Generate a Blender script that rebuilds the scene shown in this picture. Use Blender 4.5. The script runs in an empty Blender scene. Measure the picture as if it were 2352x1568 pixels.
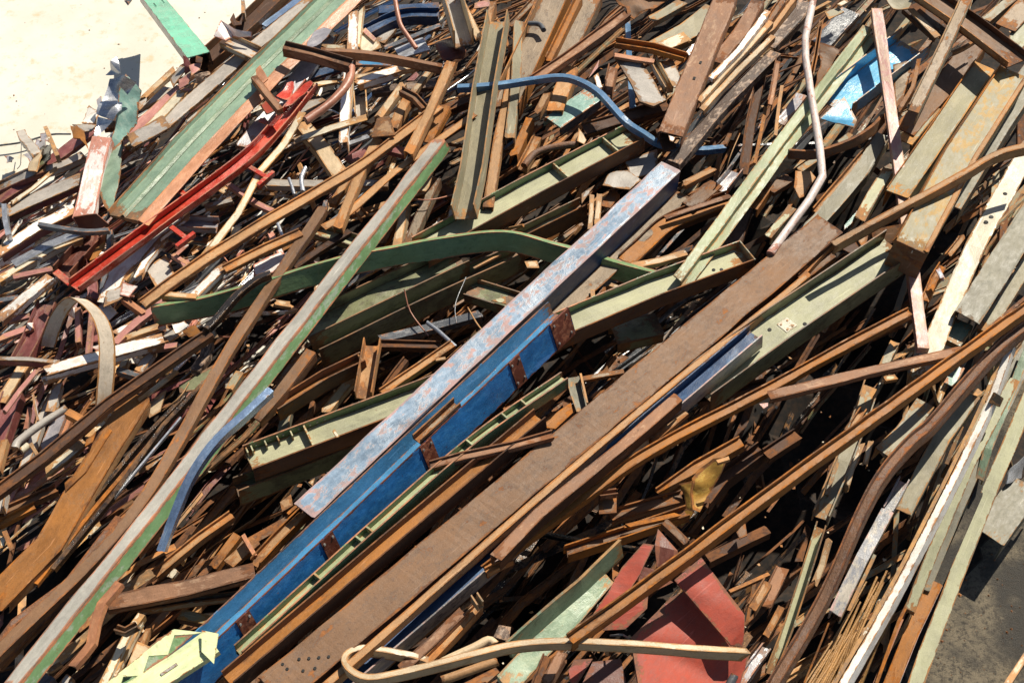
import bpy, bmesh, math, random
from mathutils import Vector, Matrix, noise
R = math.radians
random.seed(11)
sc = bpy.context.scene
COL = sc.collection

# ------------------------------------------------------------------ camera, sky, sun, exposure
LENS, DIST, PITCH = 50.0, 14.0, R(50)
AIM = Vector((0, 0, 1.9))
cam = bpy.data.cameras.new('camera'); cam.lens = LENS; cam.sensor_width = 36; cam.clip_end = 2000
camo = bpy.data.objects.new('camera', cam); COL.objects.link(camo)
camo.location = AIM + DIST * Vector((0, -math.cos(PITCH), math.sin(PITCH)))
camo.rotation_euler = (math.pi/2 - PITCH, 0, 0)
sc.camera = camo
SUN_EL, SUN_AZ = R(49), R(35)          # azimuth measured from +Y (beyond the heap) towards +X
w = bpy.data.worlds.new('World'); sc.world = w; w.use_nodes = True
nt = w.node_tree; sky = nt.nodes.new('ShaderNodeTexSky'); sky.sky_type = 'NISHITA'
sky.sun_disc = False; sky.sun_elevation = SUN_EL; sky.sun_rotation = SUN_AZ
bg = nt.nodes['Background']; bg.inputs[1].default_value = 0.058
nt.links.new(sky.outputs[0], bg.inputs[0])
sl = bpy.data.lights.new('sun', 'SUN'); sl.energy = 5.0; sl.angle = R(0.5); sl.color = (1, 0.93, 0.79)
so = bpy.data.objects.new('sun', sl); COL.objects.link(so); so.location = (5, 10, 20)
sd = Vector((math.sin(SUN_AZ)*math.cos(SUN_EL), math.cos(SUN_AZ)*math.cos(SUN_EL), math.sin(SUN_EL)))
so.rotation_euler = sd.to_track_quat('Z', 'Y').to_euler()
vs = sc.view_settings; vs.view_transform = 'Standard'; vs.look = 'None'; vs.exposure = 0.54; vs.gamma = 1.0

# ------------------------------------------------------------------ the heap's shape; survey points of the photo -> points on the heap
OW, OH = 2352.0, 1568.0
CP = camo.location.copy()
FW = Vector((0, math.cos(PITCH), -math.sin(PITCH))); UP = Vector((0, math.sin(PITCH), math.cos(PITCH))); RT = Vector((1, 0, 0))
FPX = OW * LENS / 36.0
def ray(x, y): return (FW + RT*((x - OW/2)/FPX) + UP*(-(y - OH/2)/FPX)).normalized()
def proj(p):
    q = p - CP; z = q.dot(FW)
    return Vector((OW/2 + q.dot(RT)/z*FPX, OH/2 - q.dot(UP)/z*FPX))
def on_plane(x, y, z):
    d = ray(x, y); t = (z - CP.z)/d.z
    return CP + d*t
def line(a, b, inside):
    a = on_plane(*a, 0); b = on_plane(*b, 0); i = on_plane(*inside, 0)
    n = Vector((-(b-a).y, (b-a).x, 0)).normalized()
    if (i-a).dot(n) < 0: n = -n
    return a, n
E1 = line((600, -40), (-60, 440), (1200, 800))
E2 = line((2420, 1130), (2110, 1640), (1200, 800))
def sstep(x): x = max(0, min(1, x)); return x*x*(3-2*x)
def heap(x, y):
    p = Vector((x, y, 0)); d1 = (p-E1[0]).dot(E1[1]); d2 = (p-E2[0]).dot(E2[1])
    return 1.9*sstep(d1/2.9)*sstep((d2+0.15)/1.9)
def at(x, y, h=0.0):
    d = ray(x, y); z = heap(0, 0)
    for _ in range(40):
        t = (z - CP.z)/d.z; p = CP + d*t
        z = 0.5*z + 0.5*(heap(p.x, p.y) + h)
    return CP + d*((z - CP.z)/d.z)

# ------------------------------------------------------------------ materials
MATS = {}
class N:
    def __init__(s, name):
        s.m = bpy.data.materials.new(name); s.m.use_nodes = True; s.t = s.m.node_tree
        s.b = s.t.nodes['Principled BSDF']
    def n(s, typ, **k):
        o = s.t.nodes.new('ShaderNode'+typ)
        for a, v in k.items(): setattr(o, a, v)
        return o
    def l(s, a, b): s.t.links.new(a, b)
    def math(s, op, a, b=None, clamp=False):
        o = s.n('Math', operation=op, use_clamp=clamp)
        for i, v in enumerate((a, b)):
            if v is None: continue
            if isinstance(v, (int, float)): o.inputs[i].default_value = v
            else: s.l(v, o.inputs[i])
        return o.outputs[0]
    def noise(s, vec, scale, detail=4, rough=0.55, dist=0):
        o = s.n('TexNoise'); o.inputs['Scale'].default_value = scale; o.inputs['Detail'].default_value = detail
        o.inputs['Roughness'].default_value = rough; o.inputs['Distortion'].default_value = dist
        s.l(vec, o.inputs['Vector']); return o.outputs[0]
    def step(s, v, a, b):
        o = s.n('MapRange', interpolation_type='SMOOTHSTEP'); s.l(v, o.inputs[0])
        o.inputs[1].default_value = a; o.inputs[2].default_value = b; return o.outputs[0]
    def mix(s, f, a, b, mode='MIX'):
        o = s.n('Mix', data_type='RGBA', blend_type=mode)
        for i, v in ((0, f), (6, a), (7, b)):
            if isinstance(v, (int, float)): o.inputs[i].default_value = v
            elif isinstance(v, tuple): o.inputs[i].default_value = (*v[:3], 1)
            else: s.l(v, o.inputs[i])
        return o.outputs[2]
RUST_A, RUST_B = (0.34, 0.125, 0.035), (0.085, 0.032, 0.014)
def steel(name, col, rust=0.25, edge=0.55, ra=RUST_A, rb=RUST_B, rough=0.55, metal=0.0, col2=None, patch=0.0, grain=0.25, pit=0.25, scale=1.0):
    """weathered steel: col with col2 worn through in patches, rust where it flakes and along the edges"""
    k = N(name)
    at_ = k.n('Attribute', attribute_name='loc'); v = at_.outputs['Vector']
    mp = k.n('Mapping'); mp.inputs['Scale'].default_value = (0.55, 1, 1); k.l(v, mp.inputs[0]); vs_ = mp.outputs[0]
    ms = k.n('Mapping'); ms.inputs['Scale'].default_value = (0.08, 1, 1); k.l(v, ms.inputs[0])
    ed = k.n('Attribute', attribute_name='edge').outputs['Fac']
    n1 = k.noise(vs_, 2.1*scale, 6, 0.62, 0.5); n2 = k.noise(vs_, 6.0*scale, 9, 0.70, 0.5); n3 = k.noise(v, 80, 3, 0.65); n4 = k.noise(vs_, 21, 6, 0.68)
    n5 = k.noise(v, 38, 4, 0.6, 0.3); stk = k.noise(ms.outputs[0], 26, 4, 0.6)
    oi = k.n('ObjectInfo').outputs['Random']
    rc = k.mix(k.step(k.math('ADD', n4, k.math('MULTIPLY', n1, 0.7)), 0.66, 1.02), rb, ra)
    base = col
    if col2: base = k.mix(k.math('MULTIPLY', k.step(k.math('ADD', k.math('MULTIPLY', n2, 0.6), k.math('MULTIPLY', n4, 0.4)), 0.62-patch*0.25, 0.68-patch*0.22), 0.9), col, col2)
    def sub(x, g): return k.math('MULTIPLY', k.math('SUBTRACT', x, 0.5), g)
    tone = k.math('ADD', 0.86, sub(n1, 1.1))
    for x, g in ((oi, 0.24), (n3, grain*1.7), (n4, 0.65), (stk, 0.28), (n2, 0.3)): tone = k.math('ADD', tone, sub(x, g))
    tone = k.math('MAXIMUM', tone, 0.2)
    tn = k.n('CombineColor')
    for i in range(3): k.l(tone, tn.inputs[i])
    base = k.mix(1.0, base, tn.outputs[0], 'MULTIPLY')
    base = k.mix(k.math('MULTIPLY', k.step(n5, 0.635, 0.70), min(0.75, 0.25+rust*1.2)), base, rb)
    mc = k.n('Mapping'); mc.inputs['Rotation'].default_value = (0, 0, 0.45); mc.inputs['Scale'].default_value = (1.2, 30, 4); k.l(v, mc.inputs[0])
    base = k.mix(k.math('MULTIPLY', k.step(k.noise(mc.outputs[0], 2.0, 3, 0.5, 0.6), 0.66, 0.70), 0.35), base, tuple(min(0.8, c*1.5+0.08) for c in col))      # scratches
    f = k.math('ADD', k.math('ADD', k.math('MULTIPLY', n2, 0.7), k.math('MULTIPLY', n4, 0.3)), k.math('MULTIPLY', k.math('MULTIPLY', ed, n4), edge))
    th = 0.74 - rust*0.36
    fm = k.step(f, th-0.015, th+0.04)
    rct = k.mix(1.0, rc, tn.outputs[0], 'MULTIPLY')
    cc = k.mix(fm, base, rct)
    k.l(cc, k.b.inputs['Base Color'])
    ro = k.math('ADD', rough-0.14, k.math('ADD', sub(n4, 0.5), k.math('ADD', sub(n1, 0.35), k.math('MULTIPLY', fm, 0.22))))
    k.l(k.math('MINIMUM', k.math('MAXIMUM', ro, 0.22), 0.95), k.b.inputs['Roughness'])
    if name.startswith('rust'): k.b.inputs['Specular IOR Level'].default_value = 0.32
    if metal: k.l(k.math('MULTIPLY', k.math('SUBTRACT', 1.0, fm), metal), k.b.inputs['Metallic'])
    bp = k.n('Bump'); bp.inputs['Strength'].default_value = min(1, pit*1.3); bp.inputs['Distance'].default_value = 0.008
    k.l(k.math('ADD', k.math('MULTIPLY', n3, 0.5), k.math('ADD', k.math('MULTIPLY', n4, 1.3), k.math('MULTIPLY', fm, -0.3))), bp.inputs['Height'])
    # dents and ripples of the sheet itself
    b2 = k.n('Bump'); b2.inputs['Strength'].default_value = 0.2; b2.inputs['Distance'].default_value = 0.05
    k.l(k.noise(v, 3.2, 2, 0.5), b2.inputs['Height']); k.l(b2.outputs[0], bp.inputs['Normal']); k.l(bp.outputs[0], k.b.inputs['Normal'])
    MATS[name] = k.m; return k.m
O_, B_ = (0.40, 0.15, 0.04), (0.11, 0.045, 0.02)
steel('rust_brown', (0.195, 0.102, 0.050), 0.45, 0.35, (0.27, 0.105, 0.033), (0.085, 0.042, 0.026), 0.76, col2=(0.145, 0.088, 0.056), patch=0.5, pit=0.3)
steel('rust_orange', (0.33, 0.13, 0.027), 0.45, 0.3, (0.38, 0.13, 0.02), (0.12, 0.05, 0.018), 0.78, col2=(0.25, 0.12, 0.045), patch=0.45, pit=0.3)
steel('rust_tan', (0.41, 0.225, 0.10), 0.42, 0.4, (0.40, 0.165, 0.05), (0.18, 0.085, 0.038), 0.78, col2=(0.50, 0.33, 0.19), patch=0.3, pit=0.35, grain=0.3)
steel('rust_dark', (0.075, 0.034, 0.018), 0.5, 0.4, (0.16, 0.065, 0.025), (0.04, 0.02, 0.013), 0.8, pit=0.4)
steel('rust_pink', (0.30, 0.15, 0.08), 0.3, 0.5, (0.24, 0.095, 0.038), (0.11, 0.055, 0.032), 0.78, col2=(0.42, 0.26, 0.16), patch=0.4, pit=0.3)
steel('rust_grey', (0.29, 0.215, 0.145), 0.42, 0.5, (0.25, 0.1, 0.03), (0.11, 0.062, 0.035), 0.7, col2=(0.16, 0.12, 0.085), patch=0.5, pit=0.4)
steel('rust_pitted', (0.18, 0.085, 0.042), 0.5, 0.3, (0.23, 0.085, 0.03), (0.075, 0.035, 0.024), 0.75, col2=(0.17, 0.11, 0.085), patch=0.6, grain=0.8, pit=0.8)
steel('rust_mottled', (0.10, 0.062, 0.045), 0.4, 0.3, (0.42, 0.27, 0.18), (0.06, 0.04, 0.03), 0.72, col2=(0.40, 0.30, 0.23), patch=0.5, grain=0.7, pit=0.6)
steel('black_wet', (0.028, 0.022, 0.018), 0.3, 0.4, (0.16, 0.075, 0.025), (0.03, 0.02, 0.015), 0.28, grain=0.3, pit=0.3)
steel('khaki', (0.285, 0.25, 0.16), 0.26, 0.5, (0.42, 0.21, 0.075), (0.22, 0.14, 0.08), 0.76, col2=(0.22, 0.195, 0.13), patch=0.5)
steel('khaki_grey', (0.19, 0.17, 0.115), 0.12, 0.45, (0.36, 0.2, 0.09), (0.15, 0.11, 0.07), 0.72, col2=(0.15, 0.14, 0.1), patch=0.4)
steel('olive_deck', (0.235, 0.21, 0.12), 0.27, 0.7, (0.46, 0.22, 0.06), (0.24, 0.15, 0.07), 0.74, col2=(0.28, 0.25, 0.155), patch=0.5)
steel('olive_yellow', (0.28, 0.24, 0.135), 0.25, 0.6, (0.4, 0.19, 0.035), (0.25, 0.14, 0.05), 0.74, col2=(0.38, 0.225, 0.05), patch=0.6)
steel('olive', (0.38, 0.37, 0.225), 0.16, 0.62, (0.32, 0.145, 0.045), (0.15, 0.085, 0.04), 0.74, col2=(0.34, 0.335, 0.20), patch=0.5)
steel('olive_dark', (0.195, 0.20, 0.105), 0.30, 0.6, (0.22, 0.10, 0.035), (0.085, 0.05, 0.025), 0.5, col2=(0.10, 0.09, 0.05), patch=0.5)  # darker copy of olive, with the shade of the girders put into it
steel('green', (0.17, 0.26, 0.12), 0.20, 0.6, (0.42, 0.17, 0.07), (0.16, 0.085, 0.04), 0.45, col2=(0.17, 0.26, 0.12), patch=0.4)
steel('green_lit', (0.19, 0.325, 0.145), 0.30, 0.62, (0.47, 0.19, 0.085), (0.22, 0.12, 0.06), 0.5, col2=(0.33, 0.40, 0.30), patch=0.45)
steel('grey_white', (0.47, 0.44, 0.385), 0.30, 0.9, (0.50, 0.20, 0.10), (0.28, 0.19, 0.14), 0.64, col2=(0.38, 0.36, 0.31), patch=0.5)
steel('light_green', (0.31, 0.345, 0.185), 0.12, 0.55, (0.42, 0.24, 0.09), (0.25, 0.19, 0.09), 0.64, col2=(0.34, 0.33, 0.19), patch=0.4)
steel('mint', (0.22, 0.31, 0.22), 0.24, 0.65, (0.3, 0.13, 0.045), (0.14, 0.08, 0.04), 0.64, col2=(0.155, 0.235, 0.165), patch=0.55)
steel('mint_pale', (0.22, 0.3, 0.195), 0.21, 0.5, (0.38, 0.20, 0.07), (0.2, 0.13, 0.06), 0.5, col2=(0.26, 0.315, 0.2), patch=0.5)
steel('teal', (0.13, 0.5, 0.33), 0.10, 0.4, rough=0.45, grain=0.06, pit=0.06)
steel('teal_grey', (0.20, 0.33, 0.28), 0.16, 0.5, rough=0.45, col2=(0.27, 0.37, 0.31), patch=0.5)
steel('salmon', (0.44, 0.19, 0.09), 0.25, 0.5, (0.52, 0.20, 0.08), (0.30, 0.13, 0.07), 0.55, col2=(0.46, 0.22, 0.11), patch=0.4)
steel('blue', (0.024, 0.145, 0.39), 0.27, 0.5, (0.17, 0.05, 0.025), (0.05, 0.02, 0.02), 0.4, col2=(0.035, 0.17, 0.40), patch=0.5, scale=2.6)
steel('blue_worn', (0.25, 0.345, 0.46), 0.60, 0.4, (0.43, 0.26, 0.24), (0.32, 0.27, 0.28), 0.5, col2=(0.36, 0.42, 0.50), patch=0.6, scale=1.5, grain=0.15)
steel('blue_mid', (0.065, 0.22, 0.40), 0.22, 0.55, (0.26, 0.12, 0.07), (0.09, 0.06, 0.05), 0.4, col2=(0.09, 0.24, 0.40), patch=0.3, scale=1.6)
steel('blue_gloss', (0.36, 0.50, 0.72), 0.08, 0.3, (0.3, 0.2, 0.15), (0.12, 0.09, 0.08), 0.36, metal=0.6, col2=(0.45, 0.56, 0.74), patch=0.3)
steel('blue_strip', (0.10, 0.20, 0.34), 0.10, 0.3, (0.2, 0.15, 0.13), (0.08, 0.08, 0.09), 0.4, col2=(0.13, 0.25, 0.40), patch=0.4)
steel('navy', (0.018, 0.055, 0.14), 0.15, 0.4, (0.12, 0.06, 0.04), (0.04, 0.02, 0.02), 0.6, col2=(0.03, 0.09, 0.20), patch=0.4)
steel('sky_blue', (0.13, 0.42, 0.66), 0.10, 0.62, (0.40, 0.25, 0.14), (0.2, 0.12, 0.08), 0.35, grain=0.08)
steel('white', (0.80, 0.76, 0.70), 0.18, 0.55, (0.48, 0.24, 0.10), (0.24, 0.12, 0.06), 0.64, col2=(0.58, 0.48, 0.40), patch=0.4)
steel('white_pink', (0.80, 0.71, 0.66), 0.30, 0.5, (0.58, 0.26, 0.19), (0.42, 0.16, 0.10), 0.64, col2=(0.62, 0.40, 0.33), patch=0.5)
steel('white_rusty', (.60, .50, .38), 0.30, 1.1, (.42, .19, .05), (.22, .10, .035), 0.55, col2=(.50, .38, .26), patch=.4)
steel('pipe_paint', (0.74, 0.62, 0.56), 0.46, 0.5, (0.45, 0.20, 0.14), (0.22, 0.11, 0.08), 0.6, col2=(0.62, 0.42, 0.36), patch=0.5, scale=2.6)
steel('cream', (0.64, 0.56, 0.41), 0.22, 0.6, (0.46, 0.24, 0.08), (0.24, 0.13, 0.06), 0.64, col2=(0.52, 0.43, 0.29), patch=0.4)
steel('cream_tan', (0.52, 0.385, 0.235), 0.30, 0.6, (0.46, 0.23, 0.085), (0.26, 0.15, 0.07), 0.64, col2=(0.36, 0.255, 0.14), patch=0.4)
steel('grey_beige', (0.40, 0.355, 0.31), 0.16, 0.6, (0.36, 0.18, 0.07), (0.16, 0.09, 0.05), 0.64, col2=(0.34, 0.31, 0.275), patch=0.4)
steel('lavender', (0.32, 0.30, 0.325), 0.16, 0.5, (0.34, 0.14, 0.07), (0.14, 0.08, 0.05), 0.5, col2=(0.36, 0.33, 0.34), patch=0.4)
steel('galvanised', (0.44, 0.45, 0.48), 0.04, 0.25, rough=0.38, metal=0.55, col2=(0.52, 0.53, 0.56), patch=0.6)
steel('grey_dark', (0.11, 0.115, 0.125), 0.12, 0.4, rough=0.45, metal=0.2, col2=(0.17, 0.17, 0.175), patch=0.5)
steel('maroon', (0.19, 0.055, 0.05), 0.16, 0.5, (0.24, 0.09, 0.045), (0.10, 0.04, 0.03), 0.55, col2=(0.24, 0.09, 0.08), patch=0.4)
steel('oxide_pink', (0.46, 0.20, 0.165), 0.18, 0.5, (0.42, 0.2, 0.1), (0.2, 0.1, 0.07), 0.6, col2=(0.50, 0.29, 0.23), patch=0.4)
steel('pink', (0.43, 0.185, 0.155), 0.15, 0.5, (0.56, 0.33, 0.2), (0.42, 0.26, 0.18), 0.6, col2=(0.44, 0.29, 0.19), patch=0.6)
steel('red', (0.5, 0.045, 0.022), 0.17, 0.5, (0.44, 0.12, 0.05), (0.2, 0.05, 0.03), 0.42, col2=(0.56, 0.09, 0.05), patch=0.4, grain=0.1)
steel('red_plate', (0.33, 0.045, 0.02), 0.24, 0.5, (0.26, 0.10, 0.05), (0.13, 0.06, 0.04), 0.8, col2=(0.27, 0.05, 0.028), patch=0.4, grain=0.14)
steel('red_oxide', (0.12, 0.03, 0.016), 0.3, 0.4, (0.22, 0.07, 0.03), (0.08, 0.025, 0.015), 0.6)
steel('yellow_green', (0.68, 0.73, 0.40), 0.05, 0.4, rough=0.5, grain=0.08, pit=0.08, col2=(0.62, 0.66, 0.33), patch=0.4)
steel('yellow_rust', (0.42, 0.22, 0.03), 0.5, 0.5, (0.40, 0.15, 0.03), (0.14, 0.06, 0.02), 0.85, col2=(0.52, 0.34, 0.07), patch=0.5)
steel('copper_rust', (0.42, 0.17, 0.10), 0.3, 0.3, (0.38, 0.14, 0.08), (0.2, 0.08, 0.05), 0.6)
steel('rebar', (0.40, 0.21, 0.07), 0.35, 0.3, (0.30, 0.14, 0.05), (0.12, 0.06, 0.03), 0.65, pit=0.9, grain=0.8)
steel('grey_blue', (0.24, 0.24, 0.26), 0.2, 0.4, (0.50, 0.32, 0.28), (0.10, 0.08, 0.08), 0.5, col2=(0.42, 0.37, 0.30), patch=0.7)
steel('hole', (0.006, 0.005, 0.004), 0, 0, rough=0.9)  # black caps laid on the steel; the dark inside of holes is painted
steel('bolt', (0.45, 0.44, 0.42), 0.15, 0.3, rough=0.35, metal=0.5)

# ------------------------------------------------------------------ mesh helpers
def props(o, label=None, cat=None, group=None, kind=None):
    for k_, v in (('label', label), ('category', cat), ('group', group), ('kind', kind)):
        if v: o[k_] = v
    return o
def link(name, verts, faces, mat, parent=None, loc=None, edge=None, smooth=False, origin=None):
    me = bpy.data.meshes.new(name)
    org = origin or Vector((0, 0, 0))
    me.from_pydata([v - org for v in verts], [], faces)
    rv = Vector((random.uniform(0, 60), random.uniform(0, 60), random.uniform(0, 60)))
    a = me.attributes.new('loc', 'FLOAT_VECTOR', 'POINT')
    L = loc if loc else verts
    a.data.foreach_set('vector', [c for v in L for c in (v[0]+rv[0], v[1]+rv[1], v[2]+rv[2])])
    e = me.attributes.new('edge', 'FLOAT', 'POINT'); e.data.foreach_set('value', edge if edge else [0.0]*len(verts))
    ms = mat if isinstance(mat, list) else [mat]
    for m in ms: me.materials.append(MATS[m])
    bm = bmesh.new(); bm.from_mesh(me); bmesh.ops.recalc_face_normals(bm, faces=bm.faces)
    if smooth:
        for f in bm.faces: f.smooth = True
        for e in bm.edges: e.smooth = len(e.link_faces) == 2 and e.calc_face_angle(0) < R(50)
    bm.to_mesh(me); bm.free()
    o = bpy.data.objects.new(name, me); COL.objects.link(o)
    if parent: o.parent = parent
    else: o.location = org
    return o
def empty(name, p):
    o = bpy.data.objects.new(name, None); o.empty_display_size = 0.1; COL.objects.link(o); o.location = p; return o

# cross-sections: rectangles (u0,u1,v0,v1) named by part; outline polygons for small pieces made of one mesh
def plates(kind, w, d, t):
    a, b = -w/2, w/2
    if kind == 'flat': return [('bar', a, b, -t, 0)]
    if kind == 'L':  return [('flange', a, b, -t, 0), ('flange', b-t, b, -d, -t)]
    if kind == 'LL': return [('flange', a, b, -t, 0), ('flange', a, a+t, -d, -t)]
    if kind == 'C':  return [('web', a, b, -t, 0), ('flange', a, a+t, -d, -t), ('flange', b-t, b, -d, -t)]
    if kind == 'U':  return [('web', a, b, -t, 0), ('flange', a, a+t, 0, d), ('flange', b-t, b, 0, d)]
    if kind == 'H':  return [('web', a+t, b-t, -t/2, t/2), ('flange', a, a+t, -d/2, d/2), ('flange', b-t, b, -d/2, d/2)]
    if kind == 'I':  return [('flange', a, b, -t, 0), ('web', -t/2, t/2, -d+t, -t), ('flange', a, b, -d, -d+t)]
    if kind == 'Z':  return [('flange', a, b, -t, 0), ('web', b-t, b, -d, -t), ('flange', b, b+w*0.75, -d, -d+t)]
    if kind == 'S':  return [('web', a, b, -t, 0), ('flange', a, a+t, 0, max(d*.4, .022)), ('flange', b-t, b, -d, -t)]
    raise ValueError(kind)
def outline(kind, w, d, t):
    a, b = -w/2, w/2
    if kind == 'flat': return [(a, 0), (b, 0), (b, -t), (a, -t)]
    if kind == 'L':  return [(a, 0), (b, 0), (b, -d), (b-t, -d), (b-t, -t), (a, -t)]
    if kind == 'LL': return [(a, 0), (b, 0), (b, -t), (a+t, -t), (a+t, -d), (a, -d)]
    if kind == 'C':  return [(a, 0), (b, 0), (b, -d), (b-t, -d), (b-t, -t), (a+t, -t), (a+t, -d), (a, -d)]
    if kind == 'U':  return [(a, d), (a+t, d), (a+t, 0), (b-t, 0), (b-t, d), (b, d), (b, -t), (a, -t)]
    if kind == 'H':  return [(a, d/2), (a+t, d/2), (a+t, t/2), (b-t, t/2), (b-t, d/2), (b, d/2), (b, -d/2), (b-t, -d/2), (b-t, -t/2), (a+t, -t/2), (a+t, -d/2), (a, -d/2)]
    if kind == 'I':  h = t/2; return [(a, 0), (b, 0), (b, -t), (h, -t), (h, -d+t), (b, -d+t), (b, -d), (a, -d), (a, -d+t), (-h, -d+t), (-h, -t), (a, -t)]
    if kind == 'Z':  c = b+w*0.75; return [(a, 0), (b, 0), (b, -d+t), (c, -d+t), (c, -d), (b-t, -d), (b-t, -t), (a, -t)]
    if kind == 'S':  e = max(d*.4, .022); return [(a, e), (a+t, e), (a+t, 0), (b, 0), (b, -d), (b-t, -d), (b-t, -t), (a, -t)]
    if kind == 'box': return [(a, 0), (b, 0), (b, -d), (a, -d)]
    if kind == 'O':  return [(w/2*math.sin(k*math.pi/6), -w/2 + w/2*math.cos(k*math.pi/6)) for k in range(12)]
    raise ValueError(kind)
def dense(poly, t):
    """extra points 2.5 cm in from each corner of long sides, so wear can follow the edges"""
    out = []; n = len(poly)
    for i in range(n):
        p, q = poly[i], poly[(i+1) % n]; out.append((p[0], p[1], 1.0))
        L = math.hypot(q[0]-p[0], q[1]-p[1])
        if L > 0.045:
            f = min(0.022/L, 0.3)
            for g in (f, 1-f): out.append((p[0]+(q[0]-p[0])*g, p[1]+(q[1]-p[1])*g, 0.0))
    return out
class Frame: pass
def curve(P, smooth, seg=0.22):
    """resample a polyline of world points"""
    if smooth and len(P) > 2:
        Q = []
        for i in range(len(P)-1):
            p0 = P[i-1] if i else P[0]*2-P[1]; p1, p2 = P[i], P[i+1]; p3 = P[i+2] if i+2 < len(P) else P[-1]*2-P[-2]
            n = max(3, int((p2-p1).length/0.07))
            for k in range(n):
                t = k/n
                Q.append(0.5*((2*p1)+(p2-p0)*t+(2*p0-5*p1+4*p2-p3)*t*t+(3*p1-p0-3*p2+p3)*t**3))
        Q.append(P[-1]); return Q
    Q = []
    for i in range(len(P)-1):
        n = max(1, int((P[i+1]-P[i]).length/seg))
        for k in range(n): Q.append(P[i].lerp(P[i+1], k/n))
    Q.append(P[-1]); return Q
def frames(P, roll, twist=0.0):
    F = []; s = 0; pu = None
    for i, p in enumerate(P):
        a = P[max(i-1, 0)]; b = P[min(i+1, len(P)-1)]; t = (b-a).normalized()
        if i: s += (p-P[i-1]).length
        u = t.cross(Vector((0, 0, 1)))
        if u.length < 0.05: u = pu.copy() if pu else Vector((1, 0, 0))
        u.normalize()
        if pu is None:
            if u.dot(Vector((0.5, -1, 0))) < 0: u = -u
        elif u.dot(pu) < 0: u = -u
        pu = u.copy()
        n = u.cross(t)
        if n.z < 0: n = -n
        r = roll + twist*(i/(len(P)-1) - 0.5)
        f = Frame(); f.p = p; f.t = t; f.s = s
        f.n = n*math.cos(r) + u*math.sin(r); f.u = u*math.cos(r) - n*math.sin(r); F.append(f)
    return F
def sweep(F, poly, jag=0.0, closed_holes=None):
    m = len(poly); V = []; LOC = []; E = []; FA = []
    last = len(F)-1; amp = min(.016, .10*max(x for x, y, e in poly) - .10*min(x for x, y, e in poly))
    for i, f in enumerate(F):
        for j, (u, v, e) in enumerate(poly):
            ds = 0
            if jag and i in (0, last): ds = jag*noise.noise(Vector((u*23+f.p.x*9, v*23+f.p.y*7, i*3.1)))
            # knocks and ripples along the length: no edge of scrap stays true
            q = Vector((f.s*2.3 + f.p.z*5, u*7 + 3.1, v*7)); q2 = q + Vector((31, 7, 3))
            V.append(f.p + f.u*(u + amp*.7*noise.noise(q2)) + f.n*(v + amp*noise.noise(q)) + f.t*ds); LOC.append((f.s, u, v)); E.append(max(e, 0.9 if i in (0, last) else 0))
    for i in range(last):
        for j in range(m):
            k = (j+1) % m; FA.append((i*m+j, i*m+k, (i+1)*m+k, (i+1)*m+j))
    FA.append(tuple(range(m))); FA.append(tuple(range(last*m, last*m+m)))
    return V, FA, LOC, E
NAMES = {'flat': ('flat_bar', 'flat bar'), 'L': ('angle_iron', 'angle iron'), 'LL': ('angle_iron', 'angle iron'), 'S': ('angle_iron', 'angle iron'), 'C': ('steel_channel', 'channel'), 'U': ('steel_channel', 'channel'),
         'H': ('steel_girder', 'girder'), 'I': ('steel_girder', 'girder'), 'Z': ('steel_purlin', 'purlin'), 'box': ('box_section', 'box section'), 'O': ('steel_pipe', 'pipe')}
OFF = [0.0, 0.0, 1.0]
def T(r=None, c=None):
    OFF[:] = [0.0, 0.0, 1.0] if r is None else [588.0*c, 392.0*r + (0.3 if r else 0), 588/2350.0]
def S(p): return (OFF[0]+p[0]*OFF[2], OFF[1]+p[1]*OFF[2])
COUNT = [0]
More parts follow.
